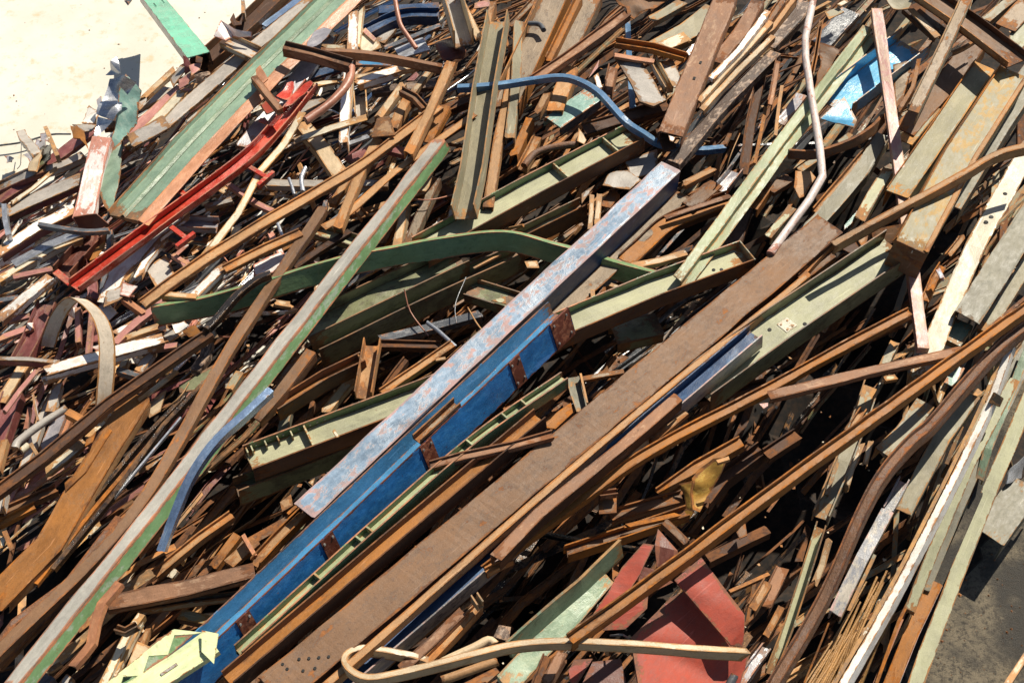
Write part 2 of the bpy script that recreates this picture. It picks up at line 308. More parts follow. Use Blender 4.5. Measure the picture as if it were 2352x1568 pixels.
def B(kind, pts, w_, d_, h, mat, label, roll=0, m2=None, m3=None, group=None, smooth=False, twist=0, bow=1.0, jag=0.02, name=None, cat=None, t=0.013, one=None):
    """one length of steel. pts: points of its axis; w_, d_: breadth and depth as they look; h: metres above the heap's mean surface"""
    random.seed(COUNT[0]*7+3); COUNT[0] += 1
    if kind in ('L', 'LL') and mat.startswith('rust') and w_ >= 11 and d_ >= 6 and COUNT[0] % 5 < 4: kind = 'S'; m3 = m3 or m2
    q = [S(p) for p in pts]
    hs = h if isinstance(h, (tuple, list)) else None
    if hs is not None and len(hs) != len(q): hs = [hs[0] + (hs[-1]-hs[0])*i/(len(q)-1) for i in range(len(q))]
    P = [at(x, y, hs[i] if hs else h) for i, (x, y) in enumerate(q)]
    if not smooth and len(P) == 2 and bow:
        L = (P[1]-P[0]).length; mid = (P[0]+P[1])/2; sd_ = (P[1]-P[0]).cross(Vector((0, 0, 1))).normalized()
        mid = mid + sd_*random.gauss(0, 0.0035)*L*bow + Vector((0, 0, random.gauss(0, 0.004)*L*bow))
        Pc = curve([P[0], mid, P[1]], True)
        st = max(1, len(Pc)//max(2, int(L/0.25))); Pc = Pc[:-1:st] + [Pc[-1]]
    else: Pc = curve(P, smooth)
    Lt = sum((Pc[i+1]-Pc[i]).length for i in range(len(Pc)-1))
    if bow and len(P) == 2 and Lt > .7 and random.random() < .45:      # one end bent in the crush
        Pc = curve(Pc, False, .08); t_ = (Pc[-1]-Pc[0]).normalized(); sd_ = t_.cross(Vector((0, 0, 1))).normalized(); e0 = random.random() < .5
        amp = (sd_*random.uniform(-1, 1) + Vector((0, 0, random.uniform(-.3, 1))))*random.uniform(.02, .07); c0 = random.uniform(.15, .35)*Lt
        Pc = [p + amp*max(0, 1-((p-(Pc[0] if e0 else Pc[-1])).length)/c0)**1.3 for p in Pc]
    F = frames(Pc, R(roll), R(twist if twist else random.gauss(0, 2.0)))
    # breadth and depth in metres from how they look
    f = F[len(F)//2]; a = proj(f.p); ax = (proj(f.p+f.t*0.1)-a).normalized(); pr = Vector((-ax.y, ax.x))
    pu = abs((proj(f.p+f.u*0.1)-a).dot(pr))*10; pn = abs((proj(f.p+f.n*0.1)-a).dot(pr))*10
    nom = FPX/(f.p-CP).length
    w = w_/max(pu, nom*0.3); d = d_/max(pn, nom*0.3) if d_ else 0
    nm, ct = NAMES[kind]; nm = name or nm; ct = cat or ct
    t = min(t, w*0.35) if kind not in ('flat',) else (d if d_ else t)
    if d and kind not in ('flat', 'box', 'O'): t = min(t, d*0.4)
    org = F[len(F)//2].p.copy()
    hd = Frame(); hd.F = F; hd.w = w; hd.d = d; hd.t = t; hd.org = org
    single = one if one is not None else (kind in ('flat', 'box', 'O') or (w_ + (d_ or 0)) < 34)
    if single:
        poly = outline(kind, w, d, t); poly = [(x, y, 0.0) for x, y in poly] if kind == 'O' else dense(poly, t)
        V, FA, LOC, E = sweep(F, poly, jag)
        o = link(nm, V, FA, mat, None, LOC, E, kind == 'O', org); hd.root = o
    else:
        o = empty(nm, org); hd.root = o
        ms = [mat, m2 or mat, m3 or m2 or mat]
        if kind in ('L', 'LL'): ms = [mat, m2 or mat]
        if kind in ('I', 'Z'): ms = [mat, m2 or mat, m3 or mat]
        for i, (pn_, a_, b_, c_, e_) in enumerate(plates(kind, w, d, t)):
            V, FA, LOC, E = sweep(F, dense([(a_, e_), (b_, e_), (b_, c_), (a_, c_)], t), jag)
            link(pn_, V, FA, ms[i], o, LOC, E, False, org)
    props(o, label, ct, group); return hd
def locate(hd, fr):
    F = hd.F; x = fr*(len(F)-1); i = min(int(x), len(F)-2); g = x-i; f = Frame()
    f.p = F[i].p.lerp(F[i+1].p, g); f.t = F[i].t; f.u = F[i].u; f.n = F[i].n; return f
def lip(hd, name, u0, v0, u1, v1, th, mat, worn=1.0):
    """a narrow folded plate running the whole length of a piece, between two points of its section"""
    L = math.hypot(u1-u0, v1-v0); a, b = -(v1-v0)/L*th, (u1-u0)/L*th
    V, FA, LOC, E = sweep(hd.F, [(x, y, e*worn) for x, y, e in dense([(u0+a, v0+b), (u1+a, v1+b), (u1, v1), (u0, v0)], th)], .02)
    return link(name, V, FA, mat, hd.root, LOC, E, False, hd.org)
def block(hd, name, fr, s0, s1, u0, u1, v0, v1, mat):
    """a small part on a length of steel, in its own axes (metres)"""
    f = locate(hd, fr); V = [f.p + f.t*s + f.u*u + f.n*v for s in (s0, s1) for u in (u0, u1) for v in (v0, v1)]
    FA = [(0, 1, 3, 2), (4, 6, 7, 5), (0, 4, 5, 1), (2, 3, 7, 6), (0, 2, 6, 4), (1, 5, 7, 3)]
    return link(name, V, FA, mat, hd.root, None, [0.6]*8, False, hd.org)
def disc(hd, name, fr, u, v, r, mat, axis='n', th=0.004, s=0.0, n=8):
    f = locate(hd, fr); A = {'n': f.n, 'u': f.u}[axis]; X = f.t; Y = f.u if axis == 'n' else f.n
    c = f.p + f.u*u + f.n*v + f.t*s; V = []
    for k in range(n):
        a = 2*math.pi*k/n; V.append(c + X*r*math.cos(a) + Y*r*math.sin(a))
    V += [p + A*th for p in V]
    FA = [tuple(range(n)), tuple(range(n, 2*n))] + [(k, (k+1) % n, n+(k+1) % n, n+k) for k in range(n)]
    return link(name, V, FA, mat, hd.root, None, None, False, hd.org)
def plate_mesh(pts, h, th, crumple=0.0):
    q = [S(p) for p in pts]; hs = h if isinstance(h, (tuple, list)) else [h]*len(q)
    P = [at(x, y, hs[i]) for i, (x, y) in enumerate(q)]
    c = sum(P, Vector())/len(P); n = Vector()
    for i in range(len(P)): n += (P[i]-c).cross(P[(i+1) % len(P)]-c)
    n.normalize()
    if n.dot(CP-c) < 0: n = -n
    bm = bmesh.new(); vs_ = [bm.verts.new(p) for p in P]; fc = bm.faces.new(vs_)
    bmesh.ops.triangulate(bm, faces=[fc])
    bmesh.ops.subdivide_edges(bm, edges=bm.edges[:], cuts=5 if crumple else 2, use_grid_fill=True)
    bnd = {v for v in bm.verts if v.is_boundary}
    if crumple:
        for v in bm.verts: v.co += n*noise.noise(v.co*4.5)*crumple + Vector((noise.noise(v.co*6+Vector((9, 0, 0))), noise.noise(v.co*6+Vector((0, 9, 0))), 0))*crumple*0.4
    bm.verts.index_update(); bm.verts.ensure_lookup_table()
    N0 = len(bm.verts); V = [v.co.copy() for v in bm.verts]; E = [1.0 if v in bnd else 0.0 for v in bm.verts]
    top = [tuple(v.index for v in f.verts) for f in bm.faces]; be = [(e.verts[0].index, e.verts[1].index) for e in bm.edges if e.is_boundary]
    bm.free()
    V2 = V + [v - n*th for v in V]
    FA = top + [tuple(N0+i for i in reversed(f)) for f in top] + [(a, b, N0+b, N0+a) for a, b in be]
    X = (P[1]-P[0]).normalized(); Y = n.cross(X)
    LOC = [((v-c).dot(X), (v-c).dot(Y), (v-c).dot(n)) for v in V2]
    return V2, FA, LOC, E+E, c, n
def PL(pts, h, mat, label=None, th=0.012, crumple=0.0, name='steel_plate', cat='plate', parent=None, group=None, smooth=False):
    """a cut or bent plate from its corner points"""
    random.seed(COUNT[0]*7+3); COUNT[0] += 1
    V, FA, LOC, E, c, n = plate_mesh(pts, h, th, crumple)
    if parent: return link(name, V, FA, mat, parent, LOC, E, smooth or crumple > 0, Vector(parent.location))
    o = link(name, V, FA, mat, None, LOC, E, smooth or crumple > 0, c); props(o, label, cat, group); return o
def ribbon(pts, hs, W, th, mat, label, name, cat):
    """a flat strip bent about an axis W: left edge through the points, right edge at W from it"""
    P = curve([at(*S(p), h) for p, h in zip(pts, hs)], True); W = Vector(W); V = []; LOC = []; E = []; s_ = 0
    for i, p in enumerate(P):
        t = (P[min(i+1, len(P)-1)]-P[max(i-1, 0)]).normalized(); n = t.cross(W).normalized()
        if i: s_ += (p-P[i-1]).length
        for g, e in ((0, 1), (.12, 0), (.88, 0), (1, 1)):
            for d in (0, th): V.append(p+W*g-n*d); LOC.append((s_, W.length*g, d)); E.append(e)
    FA = []
    for i in range(len(P)-1):
        a = i*8; b = a+8
        for q in range(3): FA += [(a+2*q, a+2*q+2, b+2*q+2, b+2*q), (a+2*q+1, b+2*q+1, b+2*q+3, a+2*q+3)]
        FA += [(a, b, b+1, a+1), (a+6, a+7, b+7, b+6)]
    for a in (0, (len(P)-1)*8): FA += [(a+2*q, a+2*q+1, a+2*q+3, a+2*q+2) for q in range(3)]
    o = link(name, V, FA, mat, None, LOC, E, True, P[len(P)//2]); return props(o, label, cat)
# ------------------------------------------------------------------ ground
def sheet(name, cs, z, mat, kind='structure'):
    V = [Vector((x, y, z)) for x, y in cs]
    o = link(name, V, [tuple(range(len(V)))], mat, None, [(v.x, v.y, 0) for v in V]); o['kind'] = kind; return o
k = N('yard_concrete'); v = k.n('Attribute', attribute_name='loc').outputs['Vector']
n1 = k.noise(v, 0.9, 6, 0.6); n2 = k.noise(v, 5, 8, 0.7); n3 = k.noise(v, 60, 3)
c = k.mix(k.step(n1, 0.35, 0.7), (0.55, 0.51, 0.43), (0.63, 0.60, 0.53)); c = k.mix(k.math('MULTIPLY', k.step(n2, 0.52, 0.70), 0.8), c, (0.50, 0.39, 0.23))
c = k.mix(k.math('MULTIPLY', k.step(n3, 0.68, 0.74), 0.6), c, (0.30, 0.22, 0.15)); k.l(c, k.b.inputs[0]); k.b.inputs['Roughness'].default_value = 0.9; MATS['yard_concrete'] = k.m
bp = k.n('Bump'); bp.inputs['Strength'].default_value = 0.3; bp.inputs['Distance'].default_value = 0.01; k.l(n2, bp.inputs['Height']); k.l(bp.outputs[0], k.b.inputs['Normal'])
k = N('oily_dirt'); v = k.n('Attribute', attribute_name='loc').outputs['Vector']
n1 = k.noise(v, 1.6, 6, 0.6); n2 = k.noise(v, 22, 8, 0.75); n3 = k.noise(v, 90, 4, 0.7)
c = k.mix(k.step(n1, 0.42, 0.62), (0.05, 0.045, 0.038), (0.19, 0.155, 0.105)); c = k.mix(k.step(n2, 0.45, 0.65), c, (0.05, 0.042, 0.033)); c = k.mix(k.step(n3, 0.66, 0.72), c, (0.30, 0.22, 0.15))
k.l(c, k.b.inputs[0]); k.b.inputs['Roughness'].default_value = 0.95; MATS['oily_dirt'] = k.m
bp = k.n('Bump'); bp.inputs['Strength'].default_value = 0.9; bp.inputs['Distance'].default_value = 0.02; k.l(k.math('ADD', n2, n3), bp.inputs['Height']); k.l(bp.outputs[0], k.b.inputs['Normal'])
sheet('ground', [(-300, -300), (300, -300), (300, 300), (-300, 300)], -0.004, 'yard_concrete')
mid = on_plane(1176, 784, 0)
a, b = E2[0] - E2[1]*0 , E2[1]
dvec = Vector((-b.y, b.x, 0))
cs = [a + dvec*40 + b*2.2, a - dvec*40 + b*2.2, a - dvec*40 - b*60, a + dvec*40 - b*60]
sheet('dirt_track', [(p.x, p.y) for p in cs], 0.0, 'oily_dirt')

# ------------------------------------------------------------------ TABLE OF PIECES
# --- the long pieces on top of the heap (points on the whole photograph)
T()
big = B('C', [(625, 1587), (1176, 1125), (1907, 513)], 80, 16, .62, 'rust_brown', 'broadest brown rusty channel, flat side up, crossing the heap below the blue girders', roll=6, bow=0, smooth=True, m3='rust_dark')  # near flange in a darker colour, standing in for its shaded side
for u_, s_ in ((-.09, .62), (-.17, .62), (-.09, .74), (-.02, .80), (.05, .70), (.12, .78), (.05, .86), (.12, .92)):
    disc(big, 'bolt_hole', 0.0, u_*big.w*2.1, 0.002, .013, 'hole', s=s_-.42)
B('flat', [(745, 1575), (1401, 1000), (1859, 628)], 15, 12, .60, 'rust_tan', 'narrow tan flat bar lying tight along the lower edge of the broadest brown channel', bow=0, smooth=True)
B('H', [(527, 1566), (1240, 962)], 36, 24, .62, 'rust_orange', 'rusty orange girder beside the broadest brown channel, with a lit trough and dark edges', m2='rust_brown', m3='rust_dark', bow=.3, roll=-6)  # flanges coloured darker than the web in place of their shade
hb = B('H', [(1291, 728), (1023, 981), (720, 1270), (373, 1600)], 46, 62, .60, 'blue_mid', 'bright blue girder with dark red patches bolted along its side', bow=0, m2='blue_mid', m3='blue', roll=-20)  # near flange in deeper blue: shade on that side put into the colour
for i_, fr in enumerate((.03, .16, .40, .645, .835)):
    pw = .13 if i_ == 0 else .07
    block(hb, 'patch_plate', fr, -pw, pw, hb.w/2+.001, hb.w/2+.010, -hb.d*.48, hb.d*.5, 'red_oxide')
    for s_ in (-pw*.7, pw*.7):
        for v_ in (-.3, .36): disc(hb, 'bolt', fr, hb.w/2+.010, hb.d*v_, .011, 'bolt', 'u', .010, s_)
for fr in (.10, .155, .34, .59, .78): disc(hb, 'bolt_hole', fr, -hb.w*.05, hb.t/2, .022, 'hole')
B('U', [(1050, 870+60), (958, 1012)], 22, 8, .76, 'rust_grey', 'short grey brown channel offcut lying in the trough of the bright blue girder', bow=0)
wb = B('Z', [(1541, 383), (1120, 776), (698, 1172)], 50, 34, .54, 'blue_worn', 'pale blue worn purlin with red scuffs, lying above the bright blue girder', m2='navy', m3='rust_grey', bow=0, smooth=True)  # web coloured navy: the shade on its side is painted in
B('flat', [(1500, 415), (660, 1180)], 6, 14, .40, 'rust_orange', 'thin orange edge bar under the upper edge of the pale blue worn purlin', bow=0)
B('H', [(1735, 772), (1400, 1055), (752, 1605)], 42, 22, (.62, .44, .34), 'navy', 'dark blue girder under the broadest brown channel, showing at both ends', m2='navy', m3='grey_blue', bow=0)  # paler near flange: the sunlit strip is put into its colour
lg = B('L', [(1007, 323), (820, 562), (647, 784), (341, 1176), (20, 1575)], 27, 27, .66, 'grey_white', 'long angle iron painted grey and green, crossing the whole left half', roll=-24, m2='green_lit', smooth=True, bow=0, jag=.04)
B('flat', [(743, 476), (537, 784), (305, 1176), (-20, 1510)], 25, 8, .58, 'rust_brown', 'long brown rusty flat bar left of the grey and green angle iron', smooth=True, jag=.05)
B('flat', [(352, 728), (480, 705), (600, 672), (760, 622), (900, 592), (1050, 566), (1135, 556), (1190, 560), (1260, 580), (1340, 602), (1420, 626), (1530, 655)], 44, 6, (.50,.5,.5,.5,.48,.46,.42,.36,.28,.24,.22,.20), 'green', 'dark green bent strip standing on edge, kinked in the middle', roll=68, smooth=True, name='bent_strip', cat='strip')
B('box', [(622, 892), (560, 950), (500, 1004), (457, 1059), (428, 1110), (406, 1163), (388, 1210), (369, 1264)], 18, 9, (.98, .96, .92, .86, .78, .68, .58, .48), 'blue_gloss', 'glossy blue curved bar bending down beside the grey and green angle iron', smooth=True, roll=12, name='curved_bar', cat='bar')
B('box', [(1050, 198), (1140, 192), (1220, 180), (1290, 173), (1335, 184), (1375, 208), (1410, 245), (1440, 277), (1480, 303), (1520, 326), (1600, 340), (1665, 336)], 11, 9, (.62,)*8+(.5, .4, .3, .2), 'blue_strip', 'thin blue curved strip arching over the tan channels', smooth=True, name='curved_strip', cat='strip')
B('box', [(1720, 1494), (1600, 1487), (1450, 1476), (1290, 1470), (1180, 1478), (1090, 1499), (1000, 1522), (905, 1545), (845, 1553), (808, 1538), (791, 1514), (802, 1495), (832, 1486), (880, 1490), (945, 1502), (985, 1514)], 14, 16, (.72,)*9+(.70, .66, .62, .58, .54, .48, .44), 'cream_tan', 'tan rusty bar bent back into a loop at its left end', smooth=True, name='looped_bar', cat='bar')
T(1, 0)
T()
rd = B('U', [(172, 662), (366, 518), (560, 374), (640, 292), (716, 198)], 28, 11, .56, 'red', 'bright red bent channel with small brackets welded to it', bow=0, roll=6, smooth=True)
f_ = rd
for fr, sgn in ((.32, 1), (.62, 1), (.42, -1), (.80, -1)):
    u0 = f_.w/2 if sgn > 0 else -f_.w/2-.16
    block(rd, 'bracket_arm', fr, -.025, .025, u0, u0+.16+(.06 if sgn > 0 else 0), -.02, .0, 'red')
    if sgn > 0: block(rd, 'bracket_foot', fr, -.14, .10, u0+.222, u0+.262, -.05, .01, 'red')
block(rd, 'end_plate', .0, -.02, .05, -f_.w/2-.22, -f_.w/2-.002, -.02, .0, 'red')
mb = B('flat', [(284, 500), (440, 326), (600, 160), (770, -6), (830, -66)], 52, 7, .62, 'mint', 'mint green channel with a salmon coloured edge, its lower end cut square', roll=-8, bow=0, one=False)
lip(mb, 'flange', -mb.w/2-.012, .05, -mb.w/2, -.05, .012, 'mint'); lip(mb, 'lip', mb.w/2, 0, mb.w/2+.125, -.036, .012, 'salmon')
lip(mb, 'ridge', -.035, .002, -.004, .026, .008, 'mint_pale', 0); lip(mb, 'ridge', -.004, .026, .022, .002, .008, 'mint_pale', 0)
B('flat', [(372, 290), (480, 195), (590, 100), (715, 0)], 28, 5, .42, 'grey_beige', 'grey beige flat strip behind the mint green channel', bow=0)
B('flat', [(560, 340), (650, 232), (755, 78)], 40, 5, .42, 'lavender', 'lavender grey strip in front of the salmon edged mint channel', roll=15, jag=.08)
tb = B('C', [(338, -24), (456, 126)], 44, 11, (.75, .55), 'teal', 'teal green beam with bolt holes leaning onto the pale concrete yard', m3='rust_dark', m2='grey_dark', bow=0)
for s_ in (.30, .36, .42, .48): disc(tb, 'bolt_hole', .1, .07, .002, .009, 'hole', s=s_+.2); disc(tb, 'bolt_hole', .1, -.05, .002, .009, 'hole', s=s_+.3)
B('O', [(1870, -10), (1851, 80), (1852, 130), (1868, 230), (1884, 330), (1891, 398), (1860, 452), (1770, 577)], 18, None, .68, 'pipe_paint', 'crooked pale pink pipe bent in several places', smooth=False, bow=0)
B('Z', [(1992, 62), (1775, 345), (1556, 640)], 22, 7, (.6, .55, .5), 'light_green', 'pale green ribbed purlin running down to the olive girder', bow=0)
cb = B('C', [(1668, -10), (1540, 308)], 54, 10, (.72, .62), 'rust_pink', 'brown rusty channel with two slots and a torn lower end', bow=0, jag=.10)
for s_ in (.62, .76): block(cb, 'slot', 0, s_*1.92, s_*1.92+.045, .0, .028, -.004, .003, 'hole')
B('flat', [(2014, 20), (2068, 392), (2122, 800)], 26, 5, (.75, .5, .42), 'pink', 'narrow pink painted bar leaning across the olive deck, passing under the bent angle iron', bow=0)
B('L', [(1913, 560), (2020, 501), (2130, 442), (2225, 389), (2262, 366), (2305, 346), (2375, 329)], 13, 15, .95, 'rust_tan', 'angle iron with tan top bent at its right end, over the khaki box section', smooth=True, m2='rust_mottled', bow=0)
bx = B('box', [(2094, 566), (2210, 350), (2330, 165)], 76, 22, (.86, .78, .66), 'olive_yellow', 'large khaki box section with yellow stains and an open dark end', roll=6, bow=0, jag=0)
e_ = locate(bx, 0); block(bx, 'end_plate', 0, -.012, -.003, -bx.w/2, bx.w/2, -bx.d, 0, 'rust_brown'); lip(bx, 'rim', -bx.w/2-.01, -.06, -bx.w/2+.012, .03, .01, 'rust_orange'); lip(bx, 'rib', bx.w/2-.05, .002, bx.w/2, .018, .008, 'rust_tan'); disc(bx, 'bolt', 0, .02, -.05, .022, 'cream', 'u', .012)
fk = B('C', [(2060, 446), (2160, 300), (2262, 150)], 52, 14, .50, 'olive_deck', 'flat khaki channel on the left side of the khaki box section', bow=0, m2='rust_orange', m3='olive_deck')
lip(fk, 'rim', -fk.w/2-.008, -.03, -fk.w/2+.012, .03, .01, 'rust_orange')
B('C', [(2395, 130), (2290, 290), (2180, 470)], 54, 14, .36, 'khaki_grey', 'khaki grey channel on the right side of the khaki box section', bow=0)
ca = B('LL', [(2370, 330), (2240, 565), (2115, 860)], 46, 22, .40, 'cream', 'cream angle iron with drilled holes beside the grey olive channel', bow=0)
for fr, u_ in ((.27, .01), (.39, .0), (.42, -.02)): disc(ca, 'bolt_hole', fr, u_, .002, .024, 'hole')
B('C', [(2222, 728), (2445, 375)], 62, 15, .60, 'khaki_grey', 'grey olive channel, flat side up, with a scorched lower end', bow=0, roll=8)
B('flat', [(2262, 760), (2420, 510)], 34, 5, .42, 'khaki', 'khaki flat bar right of the grey olive channel', bow=0)
B('L', [(2400, 676), (2080, 905), (1764, 1134), (1540, 1302), (1308, 1470)], 21, 12, .78, 'rust_orange', 'long orange rusty angle iron crossing the dark hollow down to the red hopper', smooth=True, m2='rust_dark', bow=0)
B('L', [(2375, 735), (2302, 790), (2220, 878), (2139, 972), (2095, 1010), (2030, 1085), (1977, 1180), (1889, 1376), (1770, 1580)], 20, 14, .66, 'rust_pitted', 'long pitted brown angle iron with a bend, left of the white edge strip', smooth=True, roll=-12, bow=0)
B('L', [(2090, 716), (1914, 808), (1764, 892), (1500, 1030), (1300, 1168), (1113, 1309)], 19, 10, (.5, .52, .54, .56, .5, .46), 'rust_orange', 'orange rusty angle iron below the broadest brown channel, pointed at the left', smooth=True, m2='rust_dark', bow=0)
B('L', [(1766, 908), (1990, 852), (2212, 803)], 20, 9, .60, 'rust_pink', 'pale rusty bar reaching across the dark hollow, between two orange angle irons', bow=.3)
og = B('H', [(2062, 574), (1790, 758), (1600, 895)], 84, 30, (.50, .50, .44), 'olive', 'wide olive girder with round holes under the end of the khaki box section', m2='olive_dark', m3='olive_dark', bow=0)  # dark olive flanges: shade of the sides put into the colour
for fr, u_ in ((.545, .10), (.66, -.06)): disc(og, 'bolt_hole', fr, u_, og.t/2, .020, 'hole')
block(og, 'patch_plate', .60, -.07, .07, -.06, .07, og.t/2, og.t/2+.006, 'cream')
for s_, u_ in ((-.04, -.03), (.04, .05), (-.03, .05), (.045, -.03)): disc(og, 'bolt', .60, u_, og.t/2+.006, .011, 'rust_tan', 'n', .006, s_)
# olive girders in the middle
g1 = B('H', [(1458, 316), (1220, 440), (965, 580)], 52, 28, .34, 'olive', 'olive girder with an open boxed end and stiffeners, above the dark green strip', m2='green', m3='rust_brown', bow=0)  # far flange in dark green: its shade is put into the colour
for fr in (.12, .36): block(g1, 'stiffener', fr, -.008, .008, -g1.w/2+g1.t, g1.w/2-g1.t-.002, g1.t/2, g1.d*.42, 'olive')
block(g1, 'end_plate', 0, -.014, -.002, -g1.w/2, g1.w/2, -g1.d/2, g1.d/2, 'rust_pink')
B('H', [(1340, 478), (1180, 556)], 24, 30, .12, 'olive_dark', 'short rusty olive girder end tucked under the boxed olive girder', m3='rust_brown', bow=0)
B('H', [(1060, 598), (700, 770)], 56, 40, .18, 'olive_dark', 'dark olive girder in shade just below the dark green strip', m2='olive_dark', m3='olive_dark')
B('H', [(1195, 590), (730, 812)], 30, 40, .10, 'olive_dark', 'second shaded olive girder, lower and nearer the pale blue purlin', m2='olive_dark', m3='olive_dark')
g2 = B('H', [(572, 1064), (760, 993), (938, 926), (1090, 868)], 58, 30, .26, 'olive', 'olive girder with a row of fins, running under the pale blue purlin', m2='green', m3='rust_brown', bow=0)  # green far flange carries the shade of its inner face as colour
for fr in (.01, .03, .085, .135, .19): block(g2, 'stiffener', fr, -.006, .006, -g2.w/2+g2.t, -g2.w/2+g2.t+.07, g2.t/2, g2.d*.40, 'olive')
block(g2, 'stiffener', .245, -.008, .008, -g2.w/2+g2.t, g2.w/2-g2.t-.002, g2.t/2, g2.d*.42, 'olive')
for fr in (.02, .05, .11, .16, .225, .27, .30, .33): disc(g2, 'bolt', fr, -g2.w/2+g2.t, g2.d*.25, .010, 'bolt', 'u', .008)
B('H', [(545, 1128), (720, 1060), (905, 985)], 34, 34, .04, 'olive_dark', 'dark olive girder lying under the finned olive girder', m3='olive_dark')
g3 = B('H', [(1262, 768), (1500, 668), (1712, 590)], 56, 28, .38, 'olive', 'olive girder right of the pale blue purlin, ending near the broadest brown channel', m2='green', m3='rust_brown', bow=0)  # far flange darkened to green in place of its shade
disc(g3, 'bolt_hole', .84, .02, g3.t/2, .018, 'hole'); disc(g3, 'bolt_hole', .87, .05, g3.t/2, .018, 'hole'); block(g3, 'end_plate', 1.0, .002, .014, -g3.w/2, g3.w/2, -g3.d/2, g3.d/2, 'khaki')
g4 = B('H', [(1297, 872), (1100, 1010), (880, 1200), (550, 1500)], 24, 20, .64, 'light_green', 'narrow green girder with small cleats between the bright blue and orange girders', m2='green', m3='green', bow=0, smooth=True, roll=-4)  # flanges in darker green than the web, shade put into their colour
for fr in (.13, .19, .30, .62, .655, .78): block(g4, 'cleat', fr, -.008, .008, -g4.w/2+g4.t, g4.w/2-g4.t, g4.t/2, g4.d*.5, 'light_green')
# --- lower right
B('L', [(2325, 780), (2262, 950), (2151, 1176), (2050, 1370), (1930, 1580)], 17, 11, .55, 'white', 'long gleaming white angle strip at the lower right', smooth=True, m2='white', roll=-14, bow=0)
B('LL', [(2310, 790), (2243, 955), (2132, 1180), (2035, 1366), (1915, 1572)], 9, 7, .54, 'cream', 'thin cream lip strip along the left of the gleaming white strip', smooth=True, bow=0)
B('flat', [(2330, 870), (2230, 1060), (2150, 1250), (2090, 1400)], 26, 5, .34, 'olive', 'pale olive flat strip right of the gleaming white strip', bow=0)
ch = B('flat', [(2380, 770), (2260, 1010), (2190, 1170), (2115, 1350)], 44, 5, .20, 'khaki_grey', 'khaki grey tray filled with dark rust grit', bow=0)
B('flat', [(2400, 790), (2300, 1010), (2240, 1150), (2150, 1350)], 22, 4, .215, 'oily_dirt', 'band of dark grit lying in the khaki grey tray', bow=0, name='grit_heap', cat='grit')
B('L', [(2385, 860), (2264, 1150), (2170, 1390), (2085, 1620)], 36, 12, .34, 'olive', 'broad pale olive angle iron along the edge of the dirt track', m2='khaki_grey', bow=0)
B('C', [(2150, 1336), (2095, 1450), (2043, 1580)], 36, 10, .30, 'rust_orange', 'orange rusty channel with a blue stained edge left of the broad olive angle iron', bow=0, m3='grey_blue')
B('flat', [(2100, 1352), (2005, 1580)], 9, 8, .22, 'salmon', 'thin salmon edged bar left of the orange rusty channel', bow=0)
B('C', [(2360, 1110), (2270, 1230)], 80, 16, .24, 'khaki_grey', 'khaki box offcut resting over the edge of the dirt track', bow=0)
B('flat', [(2290, 1010), (2390, 800)], 30, 5, .14, 'khaki_grey', 'khaki strip at the far right above the dirt track', bow=0)
B('L', [(2370, 780), (2270, 1030), (2250, 1100)], 20, 8, .36, 'mint_pale', 'mint and orange worn angle iron at the right edge', bow=0, m2='salmon')

# --- tile rows: points read off enlarged sixteenths of the photograph
T(0, 0)
B('L', [(1000, 1440), (1330, 1130), (1690, 800)], 34, 12, .40, 'oxide_pink', 'wide dusty pink angle iron lying above the mint green channel', m2='maroon', bow=0, jag=.05)
B('flat', [(1180, 1350), (1420, 1120), (1680, 830)], 20, 8, .44, 'cream', 'cream strip along the dusty pink angle iron', bow=0)
B('LL', [(1230, 1370), (1480, 1120), (1790, 760)], 12, 8, .40, 'cream_tan', 'thin tan lip between the cream strip and the grey beige strip')
B('U', [(1840, 640), (2300, 230), (2600, -60)], 40, 14, .30, 'rust_dark', 'dark brown channel under the end of the teal beam', m2='rust_brown')
B('C', [(740, 1650), (820, 1480), (900, 1250)], 8, 4, .2, 'white', 'white sliver behind the pink streaked channel')
B('C', [(935, 1260), (860, 1560), (760, 2000)], 44, 10, (.62, .5, .42), 'white_pink', 'white channel streaked with pink, red brown inside its cut end', bow=0)
PL([(670, 1995), (880, 1975), (1000, 2060), (860, 2110), (760, 2150)], [.5, .5, .4, .3, .3], 'red_oxide', 'red brown torn end flap below the pink streaked white channel', crumple=.03, name='torn_flap', cat='scrap piece')
PL([(1160, 680), (1300, 830), (1250, 1130), (1100, 1320), (1000, 1400), (1080, 1000), (1100, 780)], [.85, .75, .6, .5, .45, .65, .8], 'teal_grey', 'pale teal sheet standing beside the crumpled grey metal', th=.008, crumple=.03, name='metal_sheet', cat='sheet')
PL([(1000, 1390), (1130, 1290), (1110, 1600), (1020, 1960), (960, 1900), (890, 1690)], [.5, .5, .45, .4, .4, .42], 'mint', 'mint sheet below the crumpled grey metal', th=.008, crumple=.03, name='metal_sheet', cat='sheet')
PL([(1080, 520), (1115, 600), (1105, 680), (970, 690), (1025, 640), (1030, 560)], [1.1, 1.05, 1.0, .95, 1.0, 1.1], 'galvanised', 'small grey foil flag at the top of the crumpled grey metal', th=.006, crumple=.06, name='foil_scrap', cat='sheet')
PL([(1000, 720), (1130, 700), (1240, 760), (1170, 860), (1100, 780), (1080, 920), (950, 930)], [.95, .95, .9, .85, .9, .8, .85], 'galvanised', 'crumpled grey metal sheet standing up at the edge of the yard', th=.006, crumple=.11, name='crumpled_sheet', cat='sheet')
PL([(940, 930), (1110, 920), (1130, 1020), (1040, 1110), (900, 1050)], [.75, .75, .7, .65, .7], 'galvanised', 'bright folded grey sheet under the crumpled grey metal', th=.006, crumple=.10, name='crumpled_sheet', cat='sheet')
